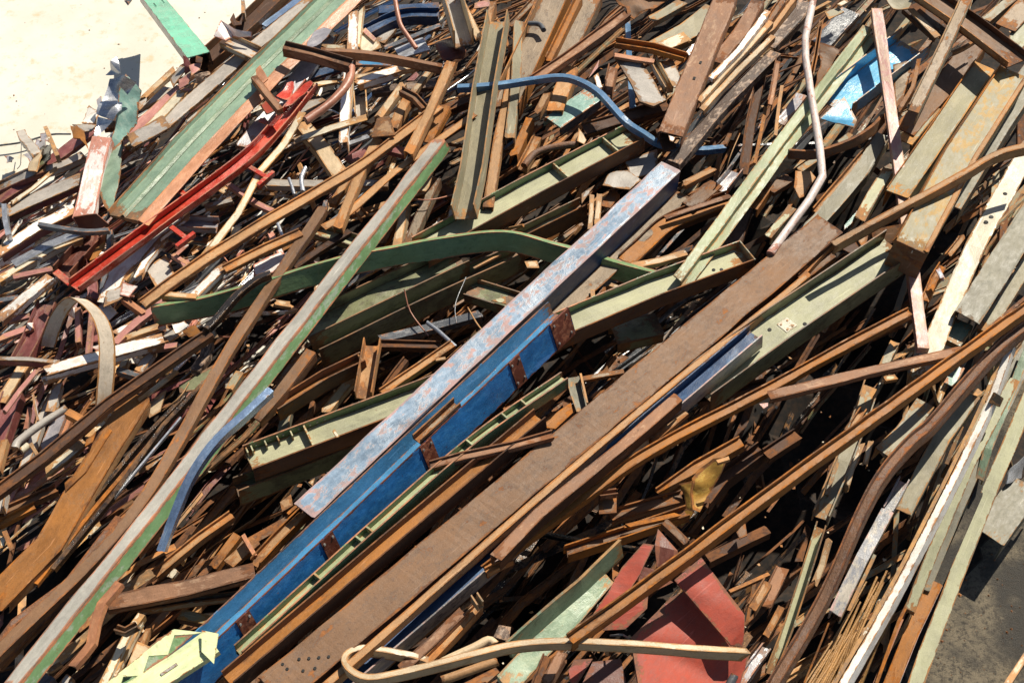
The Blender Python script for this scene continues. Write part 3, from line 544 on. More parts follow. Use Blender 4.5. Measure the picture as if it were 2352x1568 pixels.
PL([(900, 1070), (1040, 1110), (930, 1220), (850, 1280)], [.7, .7, .6, .6], 'galvanised', 'pointed grey sheet tip hanging below the crumpled grey metal', th=.006, crumple=.04, name='crumpled_sheet', cat='sheet')
B('flat', [(1000, 1180), (1060, 1000)], 22, 5, .45, 'rust_dark', 'dark strip behind the pointed grey sheet tip')
B('C', [(1190, 1300), (1530, 1110)], 32, 12, .62, 'grey_beige', 'short grey beige channel stub resting on the mint green channel', roll=40, jag=.05)
B('flat', [(1290, 960), (1540, 800)], 30, 5, .30, 'grey_beige', 'grey plate piece behind the dusty pink angle iron', jag=.1)
B('flat', [(1330, 880), (1590, 640)], 12, 8, .45, 'cream_tan', 'torn tan strip above the dusty pink angle iron', jag=.12)
PL([(1560, 740), (1660, 600), (1720, 640), (1580, 790)], [.5, .55, .55, .5], 'grey_beige', 'small grey plate under the end of the teal beam', crumple=.03)
PL([(1670, 510), (1720, 530), (1780, 640), (1700, 690), (1690, 600)], [.7, .65, .55, .5, .6], 'maroon', 'curled maroon flap at the foot of the teal beam', crumple=.06, name='torn_flap', cat='scrap piece')
PL([(1740, 620), (1850, 560), (1830, 640), (1760, 700)], .6, 'oxide_pink', 'pink scrap plate at the foot of the teal beam', crumple=.04)
PL([(1640, 720), (1750, 680), (1740, 780), (1640, 790)], .55, 'oxide_pink', 'pink folded flap on the end of the dusty pink angle iron', crumple=.06, name='torn_flap', cat='scrap piece')
PL([(1800, 510), (1860, 530), (1850, 580), (1795, 570)], .65, 'rust_dark', 'tiny dark square offcut at the foot of the teal beam')
PL([(1780, 640), (1900, 650), (1940, 700), (1800, 780)], .35, 'rust_mottled', 'tangle of rusty flakes beside the teal beam', crumple=.10, name='torn_flap', cat='scrap piece')
PL([(2030, 180), (2150, 260), (2310, 300), (2310, 350), (2140, 330), (2080, 380), (1970, 340), (2000, 260)], [.7, .7, .65, .6, .6, .65, .65, .7], 'white_pink', 'torn white plate with burnt rusty rim at the head of the heap', crumple=.05)
B('U', [(2080, 390), (2360, 520)], 34, 8, .5, 'grey_beige', 'grey channel end with cream rims below the torn white plate', m2='cream', m3='cream')
PL([(2140, 120), (2170, 190), (2200, 200), (2220, 140), (2220, 230), (2150, 240), (2115, 180)], .6, 'rust_dark', 'dark hooked flap against the yard', crumple=.03, name='torn_flap', cat='scrap piece')
B('flat', [(2225, -20), (2230, 120)], 8, 6, .5, 'grey_beige', 'grey post end at the edge of the yard')
PL([(1145, -10), (1215, -10), (1180, 35)], .02, 'grey_dark', 'small grey plate corner lying on the yard', name='plate_corner')
B('flat', [(170, 1225), (340, 1410)], 20, 6, .40, 'grey_beige', 'grey beige strip standing up at the left edge of the heap', jag=.05)
B('flat', [(415, 1160), (450, 1240), (525, 1425)], 9, 5, .55, 'cream', 'thin cream post with a dark notch at the left edge of the heap')
PL([(310, 1390), (490, 1300), (460, 1390), (470, 1460), (310, 1560)], .36, 'olive_dark', 'dark bent plate in the far left corner of the heap', crumple=.04)
PL([(250, 1560), (310, 1390), (400, 1370), (360, 1480), (320, 1560)], .40, 'cream_tan', 'tan folded plate in the far left corner of the heap', crumple=.04)
B('L', [(420, 1520), (870, 1170)], 22, 8, .22, 'maroon', 'maroon bar at the edge of the yard')
B('C', [(300, 1580), (560, 1510), (760, 1420)], 16, 12, .30, 'grey_beige', 'grey channel curving along the edge of the yard', smooth=True)
PL([(640, 1140), (700, 1150), (760, 1210), (800, 1370), (720, 1260), (650, 1240)], .52, 'rust_orange', 'rusty curled lip of the white box end', crumple=.06, name='torn_flap', cat='scrap piece')
PL([(660, 1140), (890, 1140), (830, 1200), (770, 1210)], .5, 'grey_beige', 'grey plate behind the rusty curled lip', crumple=.02)
PL([(820, 970), (900, 1020), (880, 1140), (750, 1130)], .45, 'white', 'white plate beside the crumpled grey metal', crumple=.02)
PL([(890, 930), (930, 880), (940, 990), (900, 1010)], .6, 'lavender', 'small grey flake left of the crumpled grey metal', crumple=.05)
for i_, (a_, b_) in enumerate((((330, 1290), (420, 1380)), ((240, 1410), (290, 1470)), ((60, 1500), (130, 1450)), ((380, 1250), (440, 1330)))):
    PL([a_, (b_[0], a_[1]), b_, (a_[0]-20, b_[1]-20)], .25, 'lavender', ['shredded grey flake by the cream post', 'curled grey flake under the standing strip', 'white flake in the far left corner', 'grey flake hanging beside the cream post'][i_], crumple=.1, th=.005, name='metal_flake', cat='scrap piece')
B('O', [(-10, 1330), (200, 1300), (460, 1230), (640, 1225)], 3, None, .12, 'grey_dark', 'thin wire lying on the yard beside the heap', smooth=True, name='wire', cat='wire')
B('O', [(195, 1310), (185, 1560)], 2, None, .2, 'grey_dark', 'thin wire standing at the left edge', name='wire', cat='wire')

T(0, 1)
B('box', [(70, 235), (400, -10)], 13, 8, .30, 'blue_gloss', 'pale blue strip behind the mint green channel')
B('C', [(895, 110), (880, 470)], 22, 9, .60, 'white', 'white channel standing upright beside the pink patched plate', bow=0)
B('L', [(975, 40), (930, 420)], 12, 5, .50, 'cream', 'cream rusty sliver beside the upright white channel', jag=.08)
B('C', [(850, 620), (815, 980), (800, 1310)], 21, 9, .52, 'white', 'tall white channel below the bent brown bar', bow=0, jag=.06)
B('L', [(895, 640), (850, 1100)], 6, 6, .46, 'cream', 'thin cream rod along the tall white channel')
PL([(920, 430), (990, 260), (1110, 370), (1180, 430), (1000, 490)], .42, 'cream', 'cream plate behind the upright white channel')
PL([(980, 290), (1005, 255), (1105, 355), (1085, 385)], .45, 'pink', 'pink punched tab on the cream plate')
B('O', [(1275, -20), (1300, 120), (1330, 225), (1400, 330), (1470, 430)], 10, None, (.8, .75, .7, .65, .6), 'copper_rust', 'copper red bent rod at the top of the heap', smooth=True, name='bent_rod', cat='rod')
B('H', [(1000, 320), (1330, 165), (1680, 150)], 22, 20, .25, 'navy', 'dark blue girder behind the copper red rod', smooth=True)
B('L', [(1120, 90), (1680, 55)], 16, 10, .2, 'navy', 'upper dark blue bar behind the copper red rod')
B('L', [(1180, 440), (1690, 230)], 9, 6, .3, 'grey_dark', 'thin dark bar behind the copper red rod')
B('flat', [(1290, 470), (1560, 400)], 34, 5, .2, 'galvanised', 'bluish grey plate under the copper red rod')
B('flat', [(1130, 380), (1240, 250)], 26, 5, .22, 'grey_beige', 'grey strip behind the cream plate')
B('L', [(258, 425), (540, 490), (865, 585)], 14, 17, .85, 'rust_pink', 'bent brown bar lying across the mint green channel', m2='rust_dark', one=True, bow=0)
B('L', [(600, 452), (1100, 490), (1700, 600)], 8, 17, .68, 'rust_pink', 'long dark brown angle behind the bent brown bar', m2='rust_dark', one=True, roll=10, smooth=True)
B('O', [(868, 585), (850, 700), (780, 810), (650, 940), (520, 1030), (450, 1080)], 17, None, .78, 'copper_rust', 'pinkish brown curved pipe below the bent brown bar', smooth=True)
B('flat', [(480, 700), (800, 600)], 16, 6, .25, 'navy', 'dark blue strip under the bent brown bar')
B('flat', [(890, 575), (1240, 585)], 12, 5, .4, 'blue_mid', 'light blue strip under the long dark brown angle')
B('C', [(915, 760), (1310, 625)], 17, 13, .45, 'white', 'white channel with rusty end right of the curved pipe', jag=.08)
B('L', [(900, 720), (1480, 590)], 14, 9, .36, 'cream_tan', 'tan strip behind the white channel with rusty end')
B('U', [(1785, -20), (1910, 420)], 44, 13, .62, 'grey_beige', 'grey channel with cream rims pointing down at the maroon block', m2='cream', m3='cream', bow=0)
B('L', [(1870, -20), (2050, 360)], 15, 8, .55, 'cream_tan', 'tan bar along the grey channel with cream rims', jag=.08)
PL([(1640, 390), (1850, 320), (1940, 480), (1900, 545), (1730, 570), (1650, 470)], .45, 'red_oxide', 'maroon crushed block below the grey channel', crumple=.08, name='crushed_block', cat='scrap piece')
B('C', [(1790, 565), (1600, 1000), (1400, 1400)], 21, 8, .70, 'rust_tan', 'tan flat channel dropping from the maroon block', bow=0)
B('C', [(1395, 890), (1255, 1170)], 21, 8, .45, 'rust_tan', 'short tan channel above the trapezoid gusset')
B('L', [(1640, 590), (1420, 870)], 12, 6, .5, 'cream_tan', 'narrow tan lath above the short tan channel')
B('C', [(1735, 975), (1555, 1300)], 26, 8, .5, 'rust_orange', 'orange rusty channel right of the dropping tan channel', jag=.05)
PL([(1110, 1085), (1225, 1060), (1280, 1240), (1060, 1258)], [.75, .75, .7, .7], 'rust_tan', 'trapezoid gusset plate with two holes', th=.02, name='gusset_plate')
B('C', [(1350, 770), (1120, 1080)], 16, 8, .5, 'cream_tan', 'worn cream channel left of the short tan channel', jag=.06)
B('L', [(1330, 825), (1460, 890), (1550, 990)], 12, 8, .62, 'rust_brown', 'short brown kinked bar over the short tan channel', one=True)
B('LL', [(340, 1300), (700, 1170), (1015, 1075)], 14, 7, .55, 'cream', 'cream bent bar with a burnt right end', jag=.05)
B('LL', [(430, 1030), (250, 1330), (40, 1568), (-160, 1950), (-480, 2360)], 17, 9, (.6, .55, .5, .46, .42), 'cream', 'long cream angle running down beside the bright red channel', bow=0, m2='maroon')
B('C', [(420, 1130), (610, 1360), (790, 1620)], 34, 9, .40, 'cream_tan', 'broad tan channel lying across the slope under the burnt cream bar', bow=0, jag=.05)
B('L', [(800, 1330), (1030, 1250)], 10, 5, .4, 'galvanised', 'bluish white strip left of the trapezoid gusset')
B('U', [(960, 880), (970, 1110)], 30, 8, .25, 'grey_beige', 'grey channel end below the white channel', m2='cream', m3='cream')
B('L', [(1700, 1060), (1490, 1040)], 5, 4, .3, 'cream', 'cream splinter between two tan channels')
B('C', [(1720, 1000), (2040, 870)], 17, 14, .25, 'rust_dark', 'dark brown bar with light spots beside the upright khaki channel')
B('L', [(1690, 1240), (2000, 1040)], 16, 10, .3, 'rust_dark', 'dark bar under the upright khaki channel')
B('U', [(2235, 210), (2110, 900), (2005, 1640), (1925, 2000)], 50, 12, (.6, .56, .5, .48), 'khaki', 'upright khaki channel with a dark shaded trough', bow=0, roll=-8)
B('C', [(2430, 200), (2330, 800), (2230, 1250), (2130, 1900)], 22, 9, .40, 'rust_tan', 'tan bar running beside the upright khaki channel', bow=0)
B('L', [(2180, 20), (2080, 360)], 14, 8, .4, 'rust_tan', 'tan bar right of the grey channel with cream rims')
PL([(2010, 30), (2140, -10), (2150, 60), (2000, 80)], .4, 'oxide_pink', 'pinkish plate corner at the top of the heap')
PL([(540, 280), (620, 240), (690, 270), (660, 340), (560, 420), (480, 460), (470, 400)], .72, 'lavender', 'curled grey plate end with a torn rusty rim', crumple=.03)
PL([(190, 900), (280, 760), (340, 740), (350, 800), (300, 920)], .62, 'red', 'red curled flap at the top of the bright red channel', crumple=.05, name='torn_flap', cat='scrap piece')
PL([(350, 840), (490, 725), (540, 760), (430, 880), (330, 960), (260, 980)], .68, 'red', 'red folded end of a torn panel', crumple=.05, name='torn_flap', cat='scrap piece')
PL([(40, 960), (140, 900), (230, 930), (180, 1020), (90, 1040)], .6, 'red_plate', 'dull red folded plate beside the bright red channel', crumple=.05)
B('flat', [(-20, 700), (220, 1000)], 14, 7, .8, 'rust_pink', 'short brown bar leaning across the mint green channel', bow=0)
PL([(0, 640), (40, 600), (110, 720), (60, 770), (0, 720)], .75, 'salmon', 'salmon punched tab on the mint green channel', crumple=.02)
B('O', [(530, 1080), (600, 1020), (690, 1010), (780, 1050)], 3, None, .5, 'galvanised', 'thin bent wire above the burnt cream bar', smooth=True, name='wire', cat='wire')
B('O', [(1730, 840), (1960, 680), (2120, 540)], 4, None, .5, 'galvanised', 'straight bright rod left of the upright khaki channel', name='thin_rod', cat='rod')
B('C', [(1060, 830), (1660, 760)], 18, 10, .25, 'rust_mottled', 'mottled dark channel behind the laths')
PL([(1380, 740), (1470, 660), (1500, 690), (1450, 740)], .42, 'maroon', 'maroon perforated plate scrap')
PL([(300, 720), (420, 660), (520, 640), (470, 720)], .4, 'olive_yellow', 'yellowish bent plate under the bent brown bar', crumple=.03)
B('L', [(520, 780), (740, 740)], 11, 5, .42, 'cream', 'cream scrap strip under the curved pipe', jag=.08)
B('C', [(330, 1040), (610, 900)], 20, 8, .30, 'grey_beige', 'grey strip under the curved pipe')
B('L', [(600, 430), (840, 440)], 12, 6, .55, 'cream', 'cream strip beside the curled grey plate end')
B('L', [(840, 1480), (1110, 1330), (1390, 1400)], 18, 9, .2, 'maroon', 'maroon bar in the shade under the trapezoid gusset')

T(0, 2)
B('H', [(420, -60), (240, 350), (-60, 1000)], 62, 16, .36, 'rust_grey', 'broad rusty grey girder running steeply down from the top edge', m2='rust_tan', m3='rust_orange', bow=0)
B('C', [(740, -60), (560, 320), (370, 600)], 46, 12, .30, 'rust_grey', 'broad rusty khaki channel behind the long brown angle', bow=0)
B('L', [(620, -30), (330, 560)], 14, 10, .42, 'rust_orange', 'orange edge bar between the two broad rusty pieces at the top')
B('C', [(60, 190), (40, 700), (-20, 1250)], 22, 8, .45, 'khaki', 'tan pointed channel right of the upright khaki channel', bow=0, jag=.05)
B('L', [(250, 60), (-40, 620)], 20, 9, .25, 'rust_tan', 'tan bar behind the tan pointed channel')
B('L', [(230, -20), (-20, 240)], 12, 8, .3, 'rust_grey', 'grey brown bar at the top edge')
B('L', [(1060, 120), (620, 440), (200, 730)], 18, 10, .55, 'rust_pink', 'long brown angle with a pale top under the blue curved strip', bow=0, m2='rust_dark', one=True)
B('C', [(540, 620), (430, 900), (390, 1020)], 36, 10, .40, 'rust_tan', 'tan channel under the blue curved strip', jag=.06)
B('L', [(340, 820), (230, 1030)], 15, 8, .48, 'rust_tan', 'short tan stub under the blue curved strip', jag=.08)
B('H', [(150, 640), (-30, 1100)], 30, 12, .25, 'rust_tan', 'tan shaded girder left of the short tan stub')
B('C', [(170, 1080), (20, 1420)], 20, 9, .30, 'rust_orange', 'orange channel beside the upright khaki channel', jag=.05)
B('L', [(240, 1250), (80, 1560)], 18, 9, .2, 'rust_tan', 'tan bar in shade above the boxed olive girder')
B('O', [(110, 1500), (200, 1390), (330, 1340), (500, 1310), (610, 1300)], 12, None, .35, 'rust_pitted', 'rusty curved pipe above the boxed olive girder', smooth=True)
B('O', [(150, 200), (210, 200), (260, 215), (290, 260)], 8, None, .5, 'grey_dark', 'dark hooked pipe near the top edge', smooth=True)
PL([(960, -30), (1050, 130), (1120, 160), (1290, 100), (1450, 0), (1500, -40)], [.6, .55, .55, .5, .5, .55], 'rust_brown', 'bent brown sheet hanging over the top edge', crumple=.09, name='bent_sheet', cat='sheet')
B('C', [(370, 1130), (740, 870)], 42, 16, .34, 'teal_grey', 'teal box channel in broken shade under the blue curved strip', bow=0, m3='grey_dark')
PL([(935, 510), (1190, 565), (1415, 920), (1300, 975), (1170, 930), (1090, 760)], [.55, .55, .5, .5, .5, .52], 'grey_beige', 'pale end plate with bolt holes and rust stains', th=.03, name='end_plate_offcut', cat='plate')
B('U', [(1270, 540), (1440, 850)], 18, 8, .50, 'cream', 'cream flange strip beside the pale end plate', m2='cream')
B('L', [(940, 505), (1300, 560)], 9, 5, .60, 'salmon', 'salmon coloured strip on top of the pale end plate')
B('U', [(950, 410), (1300, 460), (1590, 540)], 16, 9, .62, 'rust_orange', 'orange brown channel crossing above the pale end plate', bow=0, one=True)
B('flat', [(1063, 190), (1078, 560), (1112, 1015)], 13, 5, .22, 'blue_strip', 'upright blue flat strip behind the pale end plate', bow=0)
B('C', [(1860, 80), (1620, 280), (1320, 440)], 42, 12, .34, 'khaki', 'khaki channel in shade behind the torn brown channel')
B('flat', [(1590, 340), (1330, 450)], 26, 5, .40, 'cream', 'pale lit wedge of plate behind the torn brown channel', jag=.15)
B('L', [(1560, 20), (1280, 180)], 20, 9, .3, 'khaki', 'khaki strip below the bent brown sheet', jag=.1)
B('C', [(1400, 560), (1500, 800)], 40, 10, .2, 'grey_beige', 'grey shaded plate channel right of the pale end plate')
B('C', [(2260, 10), (2100, 290), (1870, 570)], 30, 8, .55, 'rust_pink', 'pinkish brown channel right of the torn brown channel', bow=0)
B('flat', [(2350, 100), (2180, 330), (2090, 450), (1830, 715)], 14, 5, .66, 'white', 'thin bright white strip right of the torn brown channel', bow=0)
B('L', [(2380, 200), (2040, 570), (1715, 930)], 12, 7, .6, 'cream_tan', 'upper tan lath right of the bright white strip', bow=0)
B('L', [(2400, 330), (2080, 640), (1740, 1005)], 12, 7, .55, 'cream_tan', 'lower tan lath with a rounded end', bow=0)
B('flat', [(2420, 480), (2000, 880), (1490, 1490)], 27, 9, .42, 'rust_mottled', 'dark mottled bar reaching down to the head of the pale blue purlin', bow=0)
B('L', [(2300, 640), (2190, 1140), (2120, 1600)], 22, 10, .20, 'rust_dark', 'dark brown bar in shade beside the pale green purlin')
B('L', [(2330, 1000), (2230, 1500)], 8, 5, .3, 'rust_tan', 'thin tan rod beside the pale green purlin')
B('L', [(660, 1190), (1100, 1060), (1430, 960)], 24, 10, .30, 'rust_dark', 'dark brown flat bar under the blue curved strip')
PL([(1320, 1180), (1420, 1170), (1510, 1360), (1400, 1400)], [.5, .5, .4, .4], 'rust_dark', 'dark rusty flap below the torn brown channel', crumple=.02, name='torn_flap', cat='scrap piece')
PL([(1040, 1480), (1330, 1370), (1340, 1570), (1100, 1640)], .22, 'grey_beige', 'grey plate with a row of holes right of the boxed olive girder', crumple=.02)
PL([(1430, 1220), (1500, 1260), (1480, 1300), (1450, 1290)], .6, 'white', 'white scrap glinting under the torn brown channel')
PL([(610, 1170), (680, 1290), (660, 1330), (600, 1300)], .4, 'cream_tan', 'small cream flap above the boxed olive girder', crumple=.03)
PL([(700, 720), (800, 550), (790, 620), (720, 700)], .4, 'oxide_pink', 'pink splinter under the long brown angle')
PL([(750, 700), (790, 670), (830, 800), (790, 820)], .42, 'white', 'white splinter under the blue curved strip')
B('L', [(930, 620), (870, 860)], 22, 8, .22, 'rust_pink', 'brown shaded bar left of the pale end plate')

T(0, 3)
B('U', [(1400, -60), (1830, 230), (2290, 580)], 44, 12, .80, 'rust_brown', 'rusty brown channel slanting down to the right at the top right corner', m2='rust_dark', m3='rust_tan', bow=0)
B('L', [(1310, 80), (1560, 340)], 12, 8, .72, 'cream_tan', 'tan lip strip left of the slanting brown channel')
B('C', [(1320, 50), (1620, 320)], 40, 10, .60, 'rust_dark', 'dark brown channel beside the slanting brown channel')
PL([(1090, 0), (1160, 60), (1290, 80), (1350, 10), (1300, -30), (1100, -40)], .8, 'khaki', 'khaki crumpled bracket at the top right', crumple=.06, name='crushed_block', cat='scrap piece')
B('L', [(1830, -30), (1600, 470), (1330, 1020)], 26, 10, .92, 'rust_grey', 'grey pitted angle iron leaning over the slanting brown channel', m2='khaki', bow=0)
B('C', [(2420, 0), (2180, 250)], 44, 12, .5, 'rust_grey', 'rusty grey channel in the top right corner', bow=0)
B('L', [(2250, -20), (2000, 180)], 20, 8, .42, 'khaki', 'khaki strip behind the slanting brown channel')
B('flat', [(2380, 180), (2230, 480)], 40, 5, .45, 'olive', 'olive sheet strip at the right edge above the khaki box section')
B('C', [(1920, 380), (1640, 760), (1250, 1200)], 48, 12, .36, 'rust_brown', 'dark brown channel in shade under the grey pitted angle iron', bow=0, m2='rust_tan')
B('L', [(1930, 350), (1800, 430), (1690, 480)], 6, 6, .6, 'rust_tan', 'thin curved lip above the dark brown channel', smooth=True)
B('flat', [(190, 1420), (360, 1430), (520, 1410), (700, 1350), (850, 1280), (980, 1190), (1070, 1090)], 18, 5, .45, 'rust_brown', 'rusty curved strip on edge under the pink bar', roll=75, smooth=True, name='bent_strip', cat='strip')
PL([(1150, 600), (1330, 540), (1290, 760), (1260, 900), (1170, 1000)], [.4, .4, .4, .38, .36], 'rust_grey', 'mottled tan plate behind the pink bar', crumple=.02)
B('L', [(1390, 530), (1330, 800), (1200, 1010)], 10, 7, .55, 'rust_orange', 'orange splinter left of the grey pitted angle iron', jag=.1)
B('U', [(480, 230), (430, 560), (390, 740)], 10, 5, .4, 'rust_tan', 'thin brown bar beside the crooked pale pink pipe')
B('L', [(90, 560), (20, 960)], 13, 8, .4, 'rust_pink', 'thin pinkish brown bar left of the crooked pale pink pipe')
B('L', [(130, 780), (70, 1240)], 8, 5, .4, 'cream_tan', 'thin pale lath left of the crooked pale pink pipe')
sb = B('U', [(620, 990), (1330, 440)], 74, 18, .36, 'sky_blue', 'sky blue trough shaded by the bars above it', bow=0, jag=0)
PL([(480, 1085), (700, 885), (815, 1105), (790, 1175)], [.46, .5, .46, .42], 'sky_blue', 'sky blue bent flap with a rusty edge at the mouth of the blue trough', crumple=.015, name='bent_flap', cat='sheet')
B('C', [(1050, 1240), (860, 1560), (480, 2000), (240, 2220)], 34, 12, .30, 'khaki_grey', 'khaki grey channel in broken shade below the sky blue trough', bow=0)
B('L', [(1000, 1280), (700, 1650), (440, 1950)], 18, 10, .26, 'rust_tan', 'tan edge bar right of the khaki grey channel')
B('C', [(380, 30), (0, 420)], 30, 10, .30, 'rust_mottled', 'mottled brown channel left of the crooked pale pink pipe')
B('L', [(240, -20), (-20, 330)], 14, 8, .42, 'rust_tan', 'tan bar at the top beside the crooked pale pink pipe')
B('L', [(140, 0), (-20, 220)], 14, 7, .5, 'rust_brown', 'brown bar at the top right of the white strip')
PL([(520, 110), (640, 70), (700, 110), (560, 180)], .4, 'khaki', 'khaki perforated bracket right of the crooked pale pink pipe')
PL([(630, 40), (720, -10), (740, 20), (670, 60)], .45, 'cream', 'cream scrap at the top edge')
B('flat', [(760, 100), (480, 420)], 40, 5, .12, 'grey_dark', 'dark plate in shade behind the pale green purlin')
PL([(450, 400), (660, 470), (560, 640), (430, 800), (480, 560)], .26, 'rust_brown', 'curled brown sheet behind the pale green purlin', crumple=.05, name='bent_sheet', cat='sheet')
B('C', [(110, 1130), (310, 870)], 24, 8, .3, 'lavender', 'lavender shaded strip left of the crooked pale pink pipe')
B('L', [(290, 1560), (760, 1230)], 14, 8, .2, 'khaki', 'khaki strip in shade below the rusty curved strip')
B('C', [(1530, 980), (1260, 1300)], 34, 10, .34, 'olive_deck', 'short olive channel left of the flat khaki channel')

T(1, 0)
B('L', [(-20, 410), (300, 265), (760, 60)], 26, 14, .36, 'grey_beige', 'long grey angle with a maroon side at the far left', m2='maroon', bow=0)
B('H', [(-20, 170), (220, 60), (420, -20)], 22, 12, .30, 'grey_beige', 'grey girder above the long grey angle', m2='grey_beige', m3='maroon')
B('L', [(-10, 270), (160, 160), (330, 70)], 16, 10, .24, 'maroon', 'maroon strip above the long grey angle')
B('LL', [(110, 290), (300, 160), (520, -30)], 9, 6, .40, 'cream', 'thin cream bar above the long grey angle', jag=.05)
B('flat', [(35, 300), (45, 440), (75, 585)], 12, 6, .50, 'galvanised', 'short galvanised strap hanging over the long grey angle')
B('L', [(-20, 750), (330, 520), (680, 345)], 22, 16, .40, 'white', 'long white angle with a maroon side at the left', m2='maroon', bow=0, one=False)
B('C', [(130, 850), (420, 690), (760, 550)], 17, 10, .32, 'galvanised', 'dull grey channel below the long white angle')
B('L', [(-20, 1000), (210, 860), (500, 700), (740, 600)], 15, 12, .30, 'cream', 'cream strip with a pink side below the dull grey channel', m2='oxide_pink', bow=0)
B('flat', [(355, 485), (560, 520), (800, 548), (1000, 535)], 8, 8, .52, 'grey_dark', 'dark galvanised strip crossing below the red brown torn flap', smooth=True)
B('flat', [(1010, 540), (990, 780), (930, 1130)], 12, 6, .26, 'grey_dark', 'dark upright strip left of the bright red channel')
B('U', [(940, 570), (760, 760), (580, 960)], 38, 14, .18, 'red_oxide', 'dark maroon channel in the shade left of the bright red channel')
PL([(820, 840), (880, 700), (970, 640), (960, 720), (890, 820)], .34, 'rust_orange', 'curled rusty lip left of the bright red channel', crumple=.04, name='torn_flap', cat='scrap piece')
B('C', [(470, 960), (230, 1160), (-20, 1360)], 22, 10, .42, 'white', 'white channel running to the left edge below the bright red channel', bow=0)
B('L', [(120, 970), (300, 930), (480, 895)], 12, 6, .36, 'oxide_pink', 'pink strip joining the left end of the bright red channel')
B('L', [(-20, 1190), (160, 1155)], 10, 6, .30, 'grey_dark', 'dark grey strip at the left edge')
B('L', [(80, 1370), (270, 1320)], 12, 6, .28, 'oxide_pink', 'short dusty pink bar at the left edge')
B('C', [(970, 1200), (1070, 960), (1390, 600), (1680, 370)], 32, 9, .38, 'white', 'crooked white channel passing under the bright red channel', bow=0, jag=.08)
B('L', [(1150, 1000), (1330, 760)], 7, 6, .36, 'cream', 'narrow cream lath under the bright red channel')
B('C', [(1265, 960), (1330, 830), (1480, 640)], 15, 7, .40, 'white', 'short white channel right of the crooked white channel', jag=.08)
PL([(980, 1100), (1060, 1080), (1160, 1020), (1200, 1100), (1090, 1190), (950, 1250)], .44, 'grey_beige', 'grey gusset with bolt holes below the crooked white channel', name='gusset_plate')
PL([(1120, 1010), (1260, 1060), (1180, 1160), (1100, 1130)], .46, 'white_pink', 'white folded tab on the grey gusset', crumple=.03, name='torn_flap', cat='scrap piece')
B('U', [(1600, 505), (2000, 520)], 28, 12, .28, 'lavender', 'lavender grey box channel right of the bright red channel')
B('L', [(1560, 600), (1900, 630)], 14, 8, .2, 'grey_dark', 'dark strip under the lavender grey box channel')
PL([(1340, 900), (1520, 760), (1620, 980), (1440, 1080)], .30, 'grey_beige', 'grey cream panel below the lavender grey box channel', crumple=.02)
PL([(1650, 650), (1780, 640), (1650, 700)], .3, 'cream', 'cream triangle scrap near the lavender grey channel')
B('C', [(1480, 1125), (1800, 1150)], 11, 13, .62, 'cream_tan', 'short tan channel resting on the head of the dark green strip', m3='rust_orange', one=True)
B('C', [(1740, 1190), (1900, 1020), (2060, 860)], 19, 8, .55, 'white', 'bright white channel left of the long tan flat bar', jag=.06)
B('L', [(1880, 1140), (2020, 970)], 14, 6, .45, 'cream', 'torn cream strip right of the bright white channel', jag=.1)
B('L', [(1050, 1575), (1260, 1380), (1500, 1190)], 17, 8, .40, 'oxide_pink', 'dusty pink bar running down from the dark green strip', bow=0)
B('C', [(715, 1250), (715, 1570)], 13, 8, .22, 'oxide_pink', 'upright pink bar behind the hooked strip')
B('C', [(855, 990), (850, 1568)], 26, 10, .20, 'maroon', 'upright maroon channel behind the hooked strip')
B('C', [(840, 1270), (800, 1700)], 10, 6, .30, 'oxide_pink', 'narrow pink post behind the hooked strip')
B('H', [(440, 1230), (300, 1560), (200, 1750)], 40, 16, .22, 'maroon', 'wide maroon girder inside the hooked strip')
B('L', [(1060, 1500), (1250, 1390)], 20, 8, .34, 'white', 'white bar behind the dusty pink bar', jag=.06)
ribbon([(365, 1600), (400, 1480), (450, 1350), (530, 1220), (620, 1155), (720, 1205), (800, 1280), (855, 1370), (890, 1480), (905, 1600), (905, 1740), (895, 1900), (880, 2060), (870, 2200)], (.2, .32, .48, .64, .76, .78, .77, .75, .72, .68, .63, .56, .48, .40), at(*S((1035, 1450)), .74)-at(*S((885, 1430)), .74), .014, 'white_rusty', 'wide rusty cream strip bent over into a tall hook', 'hooked_strip', 'strip')
B('L', [(1150, 1530), (1440, 1430)], 13, 7, .46, 'cream_tan', 'rusty cream bar above the white stepped channel', jag=.06)
PL([(1870, 1440), (1950, 1430), (2010, 1530), (1900, 1560)], .48, 'cream_tan', 'small cream box corner near the dark wet bar', crumple=.03)
B('flat', [(1890, 1440), (1990, 1340), (2160, 1140), (2350, 985), (2480, 930)], 13, 10, .66, 'black_wet', 'black wet looking bar lying over the dark green strip', smooth=True, bow=0)
B('L', [(-20, 1540), (300, 1420)], 13, 7, .28, 'oxide_pink', 'dusty pink bar at the lower left edge')
B('L', [(2100, 120), (2350, 290)], 12, 6, .35, 'oxide_pink', 'short dusty pink bar crossing the long cream angle')
B('C', [(1880, 330), (2130, 260)], 12, 7, .4, 'grey_beige', 'grey stub right of the bright red channel')
PL([(1990, 100), (2100, 160), (2080, 230), (2000, 180)], .3, 'cream_tan', 'tan triangular offcut right of the bright red channel')
B('C', [(1690, 820), (1720, 870)], 20, 8, .4, 'oxide_pink', 'pink stub end on the thin pink bar')
B('L', [(1580, 760), (1740, 860)], 9, 6, .4, 'oxide_pink', 'thin pink bar below the lavender grey box channel')
B('O', [(2020, 660), (2040, 760), (2090, 830)], 3, None, .6, 'copper_rust', 'thin rusty wire over the long tan flat bar', smooth=True, name='wire', cat='wire')
B('L', [(1130, 1160), (1320, 1300)], 12, 8, .42, 'salmon', 'salmon strip left of the short tan channel', jag=.06)
PL([(1560, 1410), (1700, 1390), (1760, 1450), (1620, 1480)], .45, 'white', 'white crumpled scrap under the dark green strip', crumple=.08)
